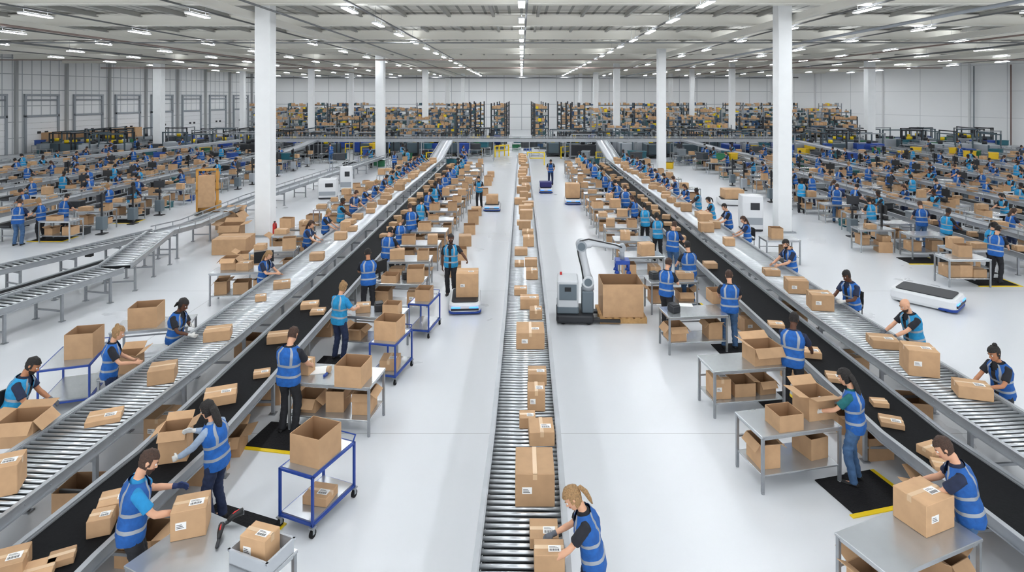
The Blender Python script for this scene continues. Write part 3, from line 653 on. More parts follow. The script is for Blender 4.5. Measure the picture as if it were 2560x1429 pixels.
while y<50: add_box(.1+random.uniform(-.18,.22),y,.815,random.uniform(.34,.56),random.uniform(.3,.55),random.uniform(.16,.4),random.uniform(-.06,.06)); y+=random.uniform(.65,1.15)
Z=.965
for a in((10,1222,.36,.36,.36,25,'closed'),(262,1048,.44,.36,.1,25,'closed'),(407,948,.42,.4,.26,22,'closed'),(545,845,.46,.36,.2,18,'closed'),(652,750,.26,.22,.12,20,'closed'),(705,718,.4,.3,.18,20,'closed'),(793,648,.42,.3,.2,10,'closed'),(852,597,.42,.3,.22,8,'closed'),(880,576,.36,.3,.18,8,'closed'),
 (2298,928,.48,.44,.44,-14,'closed'),(2430,988,.5,.34,.2,-18,'closed'),(2207,863,.5,.4,.16,-12,'closed'),(2050,770,.48,.42,.36,-8,'closed'),(1990,728,.48,.42,.3,-8,'closed'),(1928,686,.4,.34,.18,-6,'closed'),(1822,612,.34,.34,.24,-4,'closed'),(1765,578,.48,.36,.3,0,'closed')): bx(a[0],a[1],Z,*a[2:])
Z=.715
for a in((552,1000,.5,.4,.16,22,'closed'),(655,938,.28,.24,.1,20,'closed'),(297,1278,.4,.34,.2,24,'closed'),(254,1325,.26,.22,.2,20,'closed'),(155,1402,.24,.2,.1,28,'closed'),(22,1435,.34,.3,.2,25,'closed'),(90,1440,.3,.3,.1,25,'closed'),(440,1140,.36,.34,.44,14,'flaps'),(695,852,.4,.3,.18,15,'closed'),(775,768,.4,.3,.12,12,'closed'),(795,782,.3,.3,.1,8,'closed'),
 (2090,948,.34,.3,.1,-16,'closed'),(2228,1060,.34,.28,.1,-22,'closed'),(2198,1012,.26,.2,.1,-10,'closed'),(2330,1135,.3,.22,.12,20,'closed'),(2360,1172,.28,.22,.1,-20,'closed'),(1940,815,.34,.28,.1,-12,'closed'),(2025,888,.36,.3,.12,-12,'closed'),(1775,668,.36,.3,.16,0,'closed'),(1700,600,.36,.3,.16,0,'closed')): bx(a[0],a[1],Z,*a[2:])
y=21.5
while y<45:
    add_box(-6.3-.012*(y-20)+random.uniform(-.2,.2),y,.965,random.uniform(.3,.5),random.uniform(.28,.42),random.uniform(.14,.34),random.uniform(-.2,.2))
    add_box(7.0+random.uniform(-.2,.2),y+.4,.965,random.uniform(.3,.5),random.uniform(.28,.42),random.uniform(.14,.34),random.uniform(-.2,.2))
    if random.random()<.7: add_box(-5.1+random.uniform(-.2,.2),y,.715,.32,.3,random.uniform(.1,.2),random.uniform(-.4,.4))
    if random.random()<.7: add_box(5.9+random.uniform(-.2,.2),y,.715,.32,.3,random.uniform(.1,.2),random.uniform(-.4,.4))
    y+=random.uniform(.8,1.3)
# outer left work area
bench(-8.0,13.0,1.5,.75,.85,14,0,0); bx(367,810,.85,.56,.5,.44,12,'open','large open brown carton on steel bench')
trolley(-8.6,11.5,.8,1.1,.8,18); bx(212,885,.8,.5,.5,.46,12,'open','open brown carton on blue trolley')
bench(-7.6,11.4,.7,.6,.55,12,0,0); add_box(-7.55,11.45,.55,.4,.4,.3,.2,'flaps')
bench(-8.55,8.9,1.2,.8,.8,10,0,0); bx(62,1098,.8,.5,.44,.36,8,'flaps','brown carton being opened by worker')
bench(-7.9,16.9,1.6,.7,.9,8,3,0); add_box(-8.3,17.0,.9,.42,.4,.34,.1,'flaps'); add_box(-7.85,16.9,.9,.36,.36,.2,0)
bench(-8.0,19.3,1.4,.7,.85,8,2,2); bench(-8.2,21.5,1.4,.7,.85,5,2,2)
for a in((585,628,1.2,1.0,.55,5,'closed'),(580,596,.8,.7,.6,10,'flaps'),(575,570,.9,.8,.7,0,'flaps'),(705,622,.7,.6,.5,5,'flaps'),(750,600,.55,.5,.45,0,'open'),(785,562,.55,.5,.5,0,'open'),(620,665,.6,.5,.5,10,'flaps')):
    bx(a[0],a[1],0,*a[2:])
for a in((270,365),(215,365),(150,367),(300,355),(330,350),(240,350),(190,352),(120,370)): 
    p=W(a[0],a[1]+8); 
    for lv in range(2): add_box(p.x+random.uniform(-.2,.2),p.y,lv*1.0,1.6,1.2,1.0,random.uniform(-.1,.1),'closed','large brown pallet carton stacked near loading doors')
# ------------------------------------------------------------ small items on tables
tote=MB()
w,d,h=.52,.38,.16
for (x0,x1,y0,y1) in((-w/2,w/2,-d/2,-d/2+.012),(-w/2,w/2,d/2-.012,d/2),(-w/2,-w/2+.012,-d/2+.012,d/2-.012),(w/2-.012,w/2,-d/2+.012,d/2-.012)): tote.box(x0,x1,y0,y1,0,h)
tote.box(-w/2,w/2,-d/2,d/2,0,.012); 
for s in(-1,1): tote.box(-w/2-.015,w/2+.015,s*d/2-.012,s*d/2+.012,h-.02,h+.004); tote.box(s*w/2-.012,s*w/2+.012,-d/2-.012,d/2+.012,h-.02,h+.004)
p=W(655,1395,.85); obj('plastic_tote',tote.mesh('tote',[M('pale_grey_plastic',(176,181,187),.45)]),(p.x,p.y,.851),(0,0,D(-22)),None,'pale grey plastic tote holding a small carton','tote'); add_box(p.x-.02,p.y,.866,.3,.26,.28,-.3); 
def scanner(px,py,rz,lb):
    sc=MB(); sc.tube([(0,-.02,.04),(0,.03,.07),(0,.09,.082),(0,.14,.08)],[(.02,.02),(.032,.03),(.038,.032),(.04,.034)],12,0)
    hd=MB(); hd.tube([(0,.03,.05),(0,-.03,.028),(0,-.12,.02)],[.02,.02,.018],8,0)
    lens=MB(); lens.cbox(-.032,.032,.138,.146,.052,.108,.003)
    st_=MB(); st_.tube([(0,.0,.075),(0,.05,.108),(0,.1,.116)],[.006,.010,.006],6)
    p=W(px,py,.85); inst('hand_scanner',lb,'scanner',[part('head',sc.mesh('h',[BLACK])),part('grip',hd.mesh('g',[DARK])),part('trim_strip',st_.mesh('t',[RED])),part('lens',lens.mesh('l',[GREYP]))],(p.x,p.y,.851),D(rz))
scanner(548,1352,15,'black handheld barcode scanner with red trim on table'); scanner(575,1308,-50,'black handheld barcode scanner lying beside carton')
def paper(px,py,z,r,n='paper_sheet',w=.3,d=.21,c=LABEL,lb='white paper sheets lying on steel bench',h=.006):
    p=W(px,py,z); obj(n,MB().cbox(-w/2,w/2,-d/2,d/2,0,h,.002).mesh('p',[c]),(p.x,p.y,z+.001),(0,0,D(r)),None,lb,'paper')
paper(800,925,.85,10,w=.36,d=.3);paper(1715,762,.85,-8);paper(955,700,.85,5,w=.4)
mo=[part('screen',MB().cbox(-.26,.26,-.02,.02,.16,.48,.008).mesh('s',[BLACK])),part('stand',MB().cbox(-.03,.03,0,.03,.01,.2,.004).cbox(-.12,.12,-.08,.08,0,.012,.003).mesh('st',[DARK]))]
for x,y,z,r in((-8.0,9.1,.8,70),(-7.35,17.0,.9,30),(-3.85,16.2,.85,60)): inst('monitor','black flat monitor standing on packing bench','monitor',mo,(x,y,z+.001),D(r),'black monitors')
pr=[part('body',MB().cbox(-.1,.1,-.13,.13,0,.16,.02).mesh('b',[DARK])),part('lid',MB().cbox(-.09,.09,-.1,.12,.16,.18,.01).mesh('l',[BLACK]))]
for x,y,z in((-3.3,13.8,.85),(-3.15,16.2,.85),(3.6,16.2,.85),(3.5,13.7,.85)): inst('label_printer','dark compact label printer on packing bench','printer',pr,(x,y,z+.001),D(20),'label printers')
bo=MB(); bo.tube([(0,0,0),(0,0,.16),(0,0,.19),(0,0,.22)],[.045,.045,.02,.018],12)
p=W(178,870,.8); inst('water_bottle','clear bluish plastic bottle on blue trolley','bottle',[part('cap',MB().cyl((0,0,.22),(0,0,.245),.02,10).mesh('c',[BLUEP]))],(p.x,p.y,.812),0,root=bo.mesh('b',[M('bottle_plastic',(190,214,230),.15)]))
p=W(818,935,.85); inst('tape_dispenser','blue handheld tape gun on steel bench','dispenser',[part('handle',MB().cbox(-.02,.02,-.12,.0,0,.04,.008).mesh('h',[BLUEP])),part('tape_roll',MB().cyl((-.025,.06,.06),(.025,.06,.06),.06,16).mesh('r',[TAPE]))],(p.x,p.y,.851),D(-10))
# ------------------------------------------------------------ robots
def amr(x,y,w,l,h,rz,label):
    b=MB(); b.rrect(w,l,.05,h,.16,0,tp=.03); 
    t=MB(); t.rrect(w*.84,l*.84,h,h+.025,.1,0,tp=.004)
    bl=MB(); bl.rrect(w+.02,l*.3,.04,h*.3,.14,0,cy=-l*.35-.01,tp=.01)
    ls=MB(); ls.rrect(w*.86,.03,h*.42,h*.58,.012,0,cy=-l/2-.003)
    lm=MB().rrect(w*.28,.03,h*.62,h*.72,.01,0,cy=-l/2-.002).mesh('li',[LBLUE])
    P=[part('body',b.mesh('b',[WHITEP])),part('top_plate',t.mesh('t',[DARK])),part('bumper',bl.mesh('bl',[BLUEP])),part('sensor_strip',ls.mesh('ls',[BLACK]))]+[part('headlight',lm,(s*w*.28,0,0)) for s in(-1,1)]
    wm=MB().cyl((-.03,0,.06),(.03,0,.06),.06,14).mesh('w',[RUB])
    for sx in(-1,1):
        for sy in(-1,1): P.append(part('wheel',wm,(sx*(w/2-.1),sy*(l/2-.25),0)))
    inst('transport_robot',label,'robot',P,(x,y,0),D(rz),'low transport robots')
amr(-1.55,16.45,.85,1.35,.3,4,'low white transport robot with blue lights carrying a carton'); add_box(-1.5,16.5,.325,.6,.55,.62,.05,'closed','tall sealed brown carton on transport robot')
amr(-1.5,30.5,.85,1.2,.3,0,'low white transport robot carrying a brown carton'); add_box(-1.5,30.5,.325,.6,.5,.45,0)
amr(2.75,32.3,.85,1.2,.3,0,'low white transport robot carrying a brown carton'); add_box(2.75,32.3,.325,.75,.6,.75,0)
amr(1.45,36,.8,1.1,.3,0,'low white transport robot with dark blue load')
obj('storage_tote',MB().cbox(-.35,.35,-.3,.3,0,.3,.03).cbox(-.37,.37,-.32,.32,.27,.32,.01).mesh('t',[M('navy_plastic',(44,44,110),.5)]),(1.45,36,.326),(0,0,0),None,'dark blue plastic tote on transport robot','tote')
amr(11.3,32,1.2,1.5,.32,80,'low white transport robot carrying a brown carton'); add_box(11.3,32,.345,1.0,.9,.5,0)
amr(11.35,16.7,1.0,1.6,.36,42,'low white transport robot with empty dark top plate')
amr(19.2,24.8,.9,1.3,.3,20,'low white transport robot with empty dark top plate')
def arm_robot():
    LG=M('robot_light_grey',(196,200,203),.4); RW=M('robot_white',(202,206,210),.35)
    ch=MB(); ch.rrect(.95,.95,.05,.24,.08,0,tp=.02); ch.box(.3,1.15,-.40,-.22,.06,.12,0); ch.box(.3,1.15,.22,.40,.06,.12,0)
    cab=MB(); cab.cbox(-.45,.09,-.36,.36,.24,1.08,.03)
    low=MB(); low.cbox(-.46,.10,-.37,.37,.24,.44,.03)
    pan=MB(); pan.cbox(-.40,.04,-.375,-.36,.60,1.0,.004,0); scn=MB(); scn.cbox(-.26,-.10,-.385,-.376,.82,.93,.003)
    fr=MB(); fr.cbox(.18,.48,-.3,.2,.24,.80,.03)
    base=MB(); base.cyl((.34,-.1,.80),(.34,-.1,.94),.16,20)
    sj=MB(); sj.cyl((.34,-.27,1.03),(.34,.07,1.03),.145,20); sjc=MB(); sjc.cyl((.34,-.29,1.03),(.34,-.27,1.03),.10,16)
    up=MB(); up.tube([(.34,-.12,1.03),(.30,-.12,1.25),(.21,-.12,1.70),(.17,-.12,1.92)],[(.13,.12),(.105,.10),(.095,.09),(.12,.11)],16,hint=(1,0,0))
    el=MB(); el.cyl((.17,-.27,1.94),(.17,.05,1.94),.14,20); caps=MB(); caps.cyl((.17,-.29,1.94),(.17,-.27,1.94),.10,16)
    fa=MB(); fa.tube([(.17,-.12,1.97),(.40,-.12,2.0),(.46,-.12,2.0),(1.08,-.12,1.93),(1.2,-.12,1.91)],[.125,.12,.085,.07,.075],16)
    wr=MB(); wr.cyl((1.22,-.22,1.90),(1.22,-.02,1.90),.095,16); wr.cyl((1.22,-.12,1.86),(1.22,-.12,1.60),.06,14)
    gr=MB(); gr.cbox(1.04,1.40,-.30,.06,1.5,1.60,.01); 
    for sx in(-.15,.15):
        for sy in(-.15,.15): gr.cyl((1.22+sx,-.12+sy,1.55),(1.22+sx,-.12+sy,1.34),.026,8); gr.cyl((1.22+sx,-.12+sy,1.34),(1.22+sx,-.12+sy,1.28),.045,10,r1=.065)
    ho=MB(); ho.tube([(.22,-.24,1.1),(.17,-.24,1.4),(.09,-.24,1.72),(.06,-.24,1.95),(.14,-.24,2.08),(.35,-.24,2.13),(.75,-.24,2.05),(1.05,-.24,1.99),(1.2,-.24,1.93)],.018,8)
    wh=MB().cyl((0,-.04,.07),(0,.04,.07),.07,16).mesh('w',[RUB])
    bcn=MB().cyl((-.35,.2,1.08),(-.35,.2,1.15),.03,10).mesh('bc',[RED])
    P=[part('chassis',ch.mesh('c',[DARK])),part('cabinet',cab.mesh('cab',[LG]),subs=(part('side_panel',pan.mesh('p',[SLATE])),part('control_screen',scn.mesh('s',[BLACK])),part('lower_cover',low.mesh('lo',[SLATE])))),part('pedestal',fr.mesh('f',[SLATE])),part('turntable',base.mesh('b',[GREYP])),part('shoulder_joint',sj.mesh('sj',[RW]),subs=(part('joint_cover',sjc.mesh('jc',[SLATE])),)),
       part('upper_arm',up.mesh('u',[RW]),subs=(part('elbow_joint',el.mesh('e',[GREYP])),part('joint_cover',caps.mesh('jc',[SLATE])))),part('forearm',fa.mesh('fa',[RW])),part('wrist',wr.mesh('wr',[GREYP])),part('gripper',gr.mesh('g',[BLUEP]),label='blue four-cup suction gripper'),part('cable_hose',ho.mesh('h',[BLACK])),part('warning_lamp',bcn)]
    for x in(-.3,.35):
        for y in(-.38,.38): P.append(part('wheel',wh,(x,y,0)))
    inst('palletising_robot','grey and white mobile robot arm lifting from a large carton','robot',P,(1.38,15.55,0),D(-3))
arm_robot()
pal=MB()
for i in range(7): pal.box(-.6+i*.18,-.6+i*.18+.12,-.5,.5,.12,.14)
for y in(-.45,0,.45): pal.box(-.6,.6,y-.05,y+.05,.0,.12)
obj('wooden_pallet',pal.mesh('pallet',[WOOD]),(2.6,15.7,.001),(0,0,0),None,'light wooden pallet under large open carton','pallet')
add_box(2.6,15.7,.142,1.04,.92,.84,0,'open','very large open brown carton on wooden pallet')
def cabinet_robot(x,y,w,h,rz):
    b=MB(); b.rrect(w,w*.9,.1,h,.08,0,tp=.02); bs=MB(); bs.rrect(w*.96,w*.86,.03,.1,.08); pn=MB(); pn.cbox(-w*.1,w*.32,-w*.465,-w*.445,h*.62,h*.82,.01); st=MB(); st.cbox(-w*.45,w*.45,-w*.46,-w*.447,h*.2,h*.4,.005)
    wh=MB().cyl((-.04,0,.06),(.04,0,.06),.06,12).mesh('w',[RUB])
    inst('robot_cabinet','white mobile machine cabinet with dark panel','machine',[part('body',b.mesh('b',[WHITEP])),part('base',bs.mesh('bs',[DARK])),part('panel',pn.mesh('p',[DARK])),part('stripe',st.mesh('s',[GREYP]))]+[part('wheel',wh,(sx*w*.35,sy*w*.3,0)) for sx in(-1,1) for sy in(-1,1)],(x,y,0),D(rz),'white machine cabinets')
cabinet_robot(-11.0,33.9,1.0,1.1,10); cabinet_robot(9.95,25.9,.9,1.5,-8); cabinet_robot(-10.7,36.4,.7,1.5,10)
# chairs
seat=MB().rrect(.44,.42,.43,.47,.08,0,tp=.01,cy=0).mesh('seat',[BLACK]); bk=MB(); bk.tube([(-.19,-.2,.62),(0,-.24,.62),(.19,-.2,.62)],[(.1,.012)]*3,8,hint=(0,0,1)); bk.tube([(-.19,-.2,.76),(0,-.24,.76),(.19,-.2,.76)],[(.09,.012)]*3,8,hint=(0,0,1)); bkm=bk.mesh('back',[BLACK])
lg=MB().cyl((0,0,0),(0,0,.44),.013,8).mesh('leg',[BLACK]); up=MB().cyl((0,0,.44),(0,-.02,.85),.012,8).mesh('post',[BLACK])
for x,y,r in((8.4,15.2,100),(8.35,12.9,80),(8.5,19.4,90),(8.5,22.4,90)):
    inst('chair','black plastic chair with curved backrest','chair',[part('seat',seat),part('backrest',bkm)]+[part('leg',lg,(sx*.18,sy*.17,0)) for sx in(-1,1) for sy in(-1,1)]+[part('back_post',up,(sx*.18,-.19,0)) for sx in(-1,1)],(x,y,0),D(r),'black plastic chairs')
for x,y in((-9.85,24.6),(-10.0,24.15)):
    inst('fire_extinguisher','red fire extinguisher standing beside white column','extinguisher',[part('tank',MB().tube([(0,0,.03),(0,0,.06),(0,0,.6),(0,0,.66),(0,0,.7)],[.07,.085,.085,.06,.02],14).mesh('t',[RED])),part('handle',MB().cbox(-.02,.02,-.08,.04,.7,.74,.005).mesh('h',[BLACK])),part('hose',MB().tube([(0,-.05,.7),(.1,-.08,.55),(.1,-.06,.3)],.012,6).mesh('ho',[BLACK])),part('foot_ring',MB().cyl((0,0,0),(0,0,.04),.09,14).mesh('s',[BLACK]))],(x,y,0),0,'red fire extinguishers')
AMB=M('amber_paint',(200,146,62),.5)
P=[part('mast',MB().box(-.5,-.4,-.1,.1,.1,2.2).box(.4,.5,-.1,.1,.1,2.2).box(-.5,.5,-.1,.1,2.1,2.2).box(-.5,.5,-.1,.1,1.1,1.18).mesh('m',[AMB])),part('load_board',MB().cbox(-.38,.38,-.25,-.12,.3,1.9,.02).mesh('l',[CARD])),part('fork',MB().box(-.35,-.2,-1.0,.1,.08,.14).box(.2,.35,-1.0,.1,.08,.14).mesh('f',[DARK])),part('base',MB().cbox(-.5,.5,.05,.7,.08,.5,.04).mesh('b',[AMB]))]
for sx in(-1,1): P.append(part('wheel',MB().cyl((sx*.4-.04,.4,.1),(sx*.4+.04,.4,.1),.1,14).mesh('w',[RUB])))
inst('stacker_truck','amber upright stacker truck holding cardboard panels','truck',P,(-15.6,29.6,0),D(15))
print('main built',time.time()-T0)
# ------------------------------------------------------------ side rows
tmn=MB(); tmn.box(-.03,.03,-.03,.03,.03,1.75); tmn.box(-.2,.2,-.15,.15,0,.03); tmn.cbox(-.26,.26,-.06,-.03,1.35,1.68,.01); tmn.box(-.2,.2,-.22,.0,1.12,1.15); tmn.cbox(-.12,.12,-.2,-.02,1.15,1.28,.02); tmn.cbox(-.16,.16,-.16,.16,.2,.75,.02,1)
TERM=[tmn.mesh('terminal',[DARK,SLATE]),tmn.mesh('terminal',[BLACK,GREYP])]
bn=MB(); bn.cbox(-.26,.26,-.19,.19,0,.28,.02); bn.cbox(-.28,.28,-.21,.21,.24,.29,.008)
BINM=[(bn.mesh('bin',[M('bin_'+n,c,.5)]),n) for n,c in(('blue',(34,70,140)),('charcoal',(50,54,58)),('grey',(140,146,150)),('teal',(36,96,104)),('black',(30,31,34)))]
nb=[0,0]
def pbin(x,y,z):
    if nb[0]<290 and abs(x)<.88*y: nb[0]+=1; m,n=random.choice(BINM); obj('parcel_bin',m,(x,y,z+.001),(0,0,random.uniform(-.3,.3)),None,n+' plastic parcel bin at a packing line','bin','plastic parcel bins')
def term(x,y,r):
    if nb[1]<200 and abs(x)<.88*y: nb[1]+=1; obj('packing_terminal',random.choice(TERM),(x,y,0),(0,0,r),None,'dark packing terminal with screen on a post','terminal','packing terminals')
for X in(-21.4,-26.8,-32.2,-37.8,17.4,22.6,27.8,33.2,38.6,44.0):
    ys=max(19.0,abs(X)/.875-1.0); ye=61 if X<0 else 60; s=1 if X>0 else -1
    conveyor('light','long grey line conveyor between rows of benches',[(X,ys,1.0),(X,ye,1.0)],.55,legstep=3,motor=False,guard=1)
    conveyor('belt','long black belt line beside rows of benches',[(X-s*1.0,ys,.7),(X-s*1.0,ye,.7)],.7,legstep=3,motor=False,lip=1)
    y=ys+.5; i=0
    while y<ye-8:
        stp=2.0 if y<40 else 3.0
        bench(X-s*2.9,y,1.3,.75,.85,random.uniform(-4,4),random.choice((1,2)),random.choice((0,1,1,2)))
        if random.random()<.9: worker(X-s*2.0,y+.1,random.choice((90,-90,80,-80,0)),None,'packing at line bench')
        if random.random()<.8: bench(X+s*1.5,y+1,1.2,.7,.85,0,1,random.choice((0,1,1)))
        if random.random()<(.55 if y<45 else .3): worker(X+s*.72,y+.6,random.choice((90,-90)) ,None,'packing at line bench')
        if random.random()<.8: add_box(X+random.uniform(-.05,.05),y+random.random(),1.015,.36,.32,random.uniform(.14,.28),random.uniform(-.2,.2))
        if random.random()<.6: add_box(X-s*1.0,y+random.random()*.8,.715,.32,.28,.16,random.uniform(-.2,.2))
        if random.random()<.12: add_box(X-s*3.9,y+random.random(),0,.5,.45,random.choice((.4,.6)),random.uniform(-.2,.2),random.choice(('open','closed')))
        if random.random()<.6: term(X-s*3.75,y+1.1,random.choice((0,pi/2,-pi/2)))
        if random.random()<.6: pbin(X-s*1.0,y+1.4,.712)
        if random.random()<.6: pbin(X+s*2.35,y+.3,0)
        if random.random()<.5: pbin(X-s*2.9,y+1.1,0)
        y+=stp
for x,y,h,k in((14.8,18.6,-60,0),(15.3,22.8,-10,2),(14.2,24.2,10,3),(14.5,27.4,-30,2),(13.9,29.6,-40,4),(-19.6,23.2,10,2),(-18.9,24.6,-10,0),(-18.3,28.0,0,4),(-2.2,31.0,170,3),(1.9,39,180,5),(-9.6,45,0,1),(-8.9,46.5,20,3)): worker(x,y,h,k)
bench(13.6,18.4,1.3,.7,.85,0,3,1); bench(13.2,22.4,1.3,.7,.85,0,2,1)
# mid/far clutter
COLS=((-10.7,24.9,.64),(-12.2,51.5,.72),(-12.0,74.3,.7),(-12,96.5,.7),(-9.7,98.5,.6),(-36.5,60,.8),(-24,54.9,.45),(-24,68,.6),(-24,84,.6),(-36.5,78,.6),(11.2,25.6,.6),(10.9,46.5,.62),(11.0,69,.7),(11,88.5,.7),(9.7,98.5,.6),(36.2,62,.8),(24,68,.6),(24,84,.6),(24,96,.6),(36,80,.6))
def free(x,y,r): return not any(abs(x-c[0])<r+.5 and abs(y-c[1])<r+.5 for c in COLS) and x>-50+ (y-58)*.15+r
colsT=[(28,72,150),(230,190,30),(60,64,70),(120,128,134),(30,96,110),(196,60,40),(34,110,70)]
tm=[]
for c in colsT:
    mb=MB(); mb.cbox(-.4,.4,-.3,.3,0,.5,.03); mb.cbox(-.43,.43,-.33,.33,.44,.5,.01); mb.box(-.3,.3,-.335,-.33,.2,.3)
    tm.append(mb.mesh('tote',[M('plastic_%d_%d_%d'%c,c,.5)]))
names=['blue','yellow','charcoal','grey','teal','red','green']
for i in range(290):
    y=random.uniform(46,66); x=random.uniform(-.85,.85)*y
    if abs(x)<4 and y<57: continue
    if abs(y-53.6)<1.2 or not free(x,y,.8): continue
    k=random.choice((0,0,1,1,2,2,3,3,4,4,6,6)); z=0
    obj('storage_tote',tm[k],(x,y,0 if i%2 else .86),(0,0,random.uniform(0,3)),None,names[k]+' plastic storage tote among the sorting lines','tote','plastic storage totes')
    if not i%2: obj('packing_bench',bm_[((1.3,.75,.85),'far')],(x,y,0),(0,0,0),None,'steel bench among the sorting lines','table','steel packing benches')
for i in range(40):
    y=random.uniform(46,62); x=random.uniform(-.8,.8)*y
    if abs(x)>3 and abs(y-53.6)>1.4: worker(x,y,random.uniform(0,360),None,'walking between sorting lines')
sm=MB(); sm.cbox(-1.2,1.2,-.6,.6,.3,1.3,.05); sm.box(-1.3,1.3,-.7,.7,.2,.3,1); sm.box(-1.25,-1.15,-.6,-.5,0,2.3,1); sm.box(1.15,1.25,-.6,-.5,0,2.3,1); sm.box(-1.25,1.25,-.6,-.5,2.2,2.3,1); sm.cyl((0,0,1.3),(0,0,1.6),.2,12,2); sm.box(-1.25,-1.15,.5,.6,0,1.3,1); sm.box(1.15,1.25,.5,.6,0,1.3,1)
smm=[sm.mesh('machine',[RACKC,DARK,YEL]),sm.mesh('machine',[GREYP,RACKC,DARK]),sm.mesh('machine',[DARK,GALV,DARK]),sm.mesh('machine',[BLUEP,GALV,DARK])]
for i in range(260):
    y=random.uniform(55.5,68); x=random.uniform(-.78,.78)*y
    if abs(x)<3.0 or not free(x,y,1.4): continue
    obj('sorting_machine',smm[random.choice((0,0,0,1,1,2,3))],(x,y,0),(0,0,random.choice((0,pi/2))),None,'sorting machine with dark frame and control hood','machine','sorting machines')
# ------------------------------------------------------------ racks
def rack_mb(w,d,h,levels):
    mb=MB()
    for sx in(-1,1):
        for sy in(-1,1): mb.box(sx*w/2-.05,sx*w/2+.05,sy*d/2-.05,sy*d/2+.05,0,h,0)
        for k in range(int(h/1.2)): mb.box(sx*w/2-.02,sx*w/2+.02,-d/2,d/2,.4+k*1.2,.45+k*1.2,0)
    for z in levels:
        for sy in(-1,1): mb.box(-w/2,w/2,sy*d/2-.03,sy*d/2+.03,z-.10,z,1)
        mb.box(-w/2+.06,w/2-.06,-d/2,d/2,z-.02,z,2)
    return mb
LV=[.2,.9,1.6,2.3,3.0,3.7,4.4]
rms={}
for nl_ in(3,4,5,6,7):
    for k,mt in((0,[RACKC,SLATE,GREYP]),(1,[GALV,GREYP,GREYP]),(2,[DARK,RACKC,SLATE])): rms[(nl_,k)]=rack_mb(2.7,1.1,LV[nl_-1]+.35,LV[:nl_]).mesh('rack',mt)
def fill(x0,x1,y,lvs,pc,pd):
    for z in lvs:
        q=x0
        while q<x1:
            w=random.uniform(.18,.42); h=random.uniform(.16,.42); r=random.random()
            m=0 if r<(pc if z<lvs[-1] else pc+.3) else (random.choice((1,1,2,2,3,4,4,3,6,6,5)) if r<pd else None)
            if m is not None: STUFF.append((q,q+w,y-.5,y+.2,z,z+h,.01,m))
            q+=w+.03
def rack(x,y,k,nl_):
    if any(abs(x-c[0])<1.9 and abs(y-c[1])<1.2 for c in COLS): return
    obj('storage_rack',rms[(nl_,k)],(x,y,0),(0,0,0),None,'steel storage rack filled with boxes and dark bins','rack','tall storage racks')
    fill(x-1.25,x+1.05,y,LV[:nl_],.26,.74)
for y,hs_ in((66,(3,3,4)),(71.5,(4,5,5)),(78,(5,6)),(85.5,(6,6,7)),(93,(6,7,7))):
    x=-46
    while x<46:
        if not(-8.2<x<8.2) and x>-.44*y and x<.56*y and not(x>0 and x>42.5+(102-y)*.48-4): rack(x,y,random.choice((0,0,1,1,2)),random.choice(hs_))
        x+=2.82
rn=rack_mb(1.5,1.2,5.0,LV).mesh('rack',[DARK,RACKC,GALV])
for x in(-2.6,2.2,-6.4,6.2):
    for y in(66,73,82,90):
        obj('storage_rack',rn,(x,y,0),(0,0,0),None,'narrow tall rack stacked with brown cartons','rack','tall storage racks')
        fill(x-.65,x+.4,y,LV,.4,.8)
gm=MB()
for s in(-1,1): gm.box(s*.7-.04,s*.7+.04,-.04,.04,0,1.1)
gm.box(-.7,.7,-.03,.03,.55,.62); gm.box(-.7,.7,-.03,.03,1.03,1.1); gm=gm.mesh('guard',[YEL])
for i in range(16):
    y=random.choice((50,56.5,58,60)); obj('safety_barrier',gm,(random.uniform(-34,34) if i>5 else -7.5+i*2.9,y+random.uniform(-.8,.8),0),(0,0,0 if i%2 else .9),None,'yellow steel safety barrier','barrier','yellow safety barriers')
flush_boxes()
print('clutter',time.time()-T0, 'objs',len(bpy.data.objects))
# ------------------------------------------------------------ building
def node_mat(name,fn):
    m=bpy.data.materials.new(name); m.use_nodes=True; fn(m.node_tree,m.node_tree.nodes,m.node_tree.links,m.node_tree.nodes['Principled BSDF']); return m
def f_floor(nt,N,L,b):
    g=N.new('ShaderNodeNewGeometry'); s=N.new('ShaderNodeSeparateXYZ'); L.new(g.outputs['Position'],s.inputs[0])
    def line(ax,off,per,wd):
        a=N.new('ShaderNodeMath'); a.operation='ADD'; a.inputs[1].default_value=-off; L.new(s.outputs[ax],a.inputs[0])
        p=N.new('ShaderNodeMath'); p.operation='PINGPONG'; p.inputs[1].default_value=per/2; L.new(a.outputs[0],p.inputs[0])
        c=N.new('ShaderNodeMath'); c.operation='LESS_THAN'; c.inputs[1].default_value=wd; L.new(p.outputs[0],c.inputs[0]); return c
    l1=line('Y',10.25,7.5,.007); l2=line('X',-8.9,17.8,.007); mx=N.new('ShaderNodeMath'); mx.operation='MAXIMUM'; L.new(l1.outputs[0],mx.inputs[0]); L.new(l2.outputs[0],mx.inputs[1])
    n=N.new('ShaderNodeTexNoise'); n.inputs['Scale'].default_value=.35; n.inputs['Detail'].default_value=6; L.new(g.outputs['Position'],n.inputs['Vector'])
    cr=N.new('ShaderNodeMix'); cr.data_type='RGBA'; cr.inputs[6].default_value=(*lin((211,214,218)),1); cr.inputs[7].default_value=(*lin((218,221,224)),1); L.new(n.outputs['Fac'],cr.inputs[0])
    m2=N.new('ShaderNodeMix'); m2.data_type='RGBA'; L.new(mx.outputs[0],m2.inputs[0]); L.new(cr.outputs[2],m2.inputs[6]); m2.inputs[7].default_value=(*lin((160,162,164)),1)
    L.new(m2.outputs[2],b.inputs['Base Color'])
    mr=N.new('ShaderNodeMapRange'); mr.inputs['To Min'].default_value=.24; mr.inputs['To Max'].default_value=.34; L.new(n.outputs['Fac'],mr.inputs['Value']); L.new(mr.outputs[0],b.inputs['Roughness'])
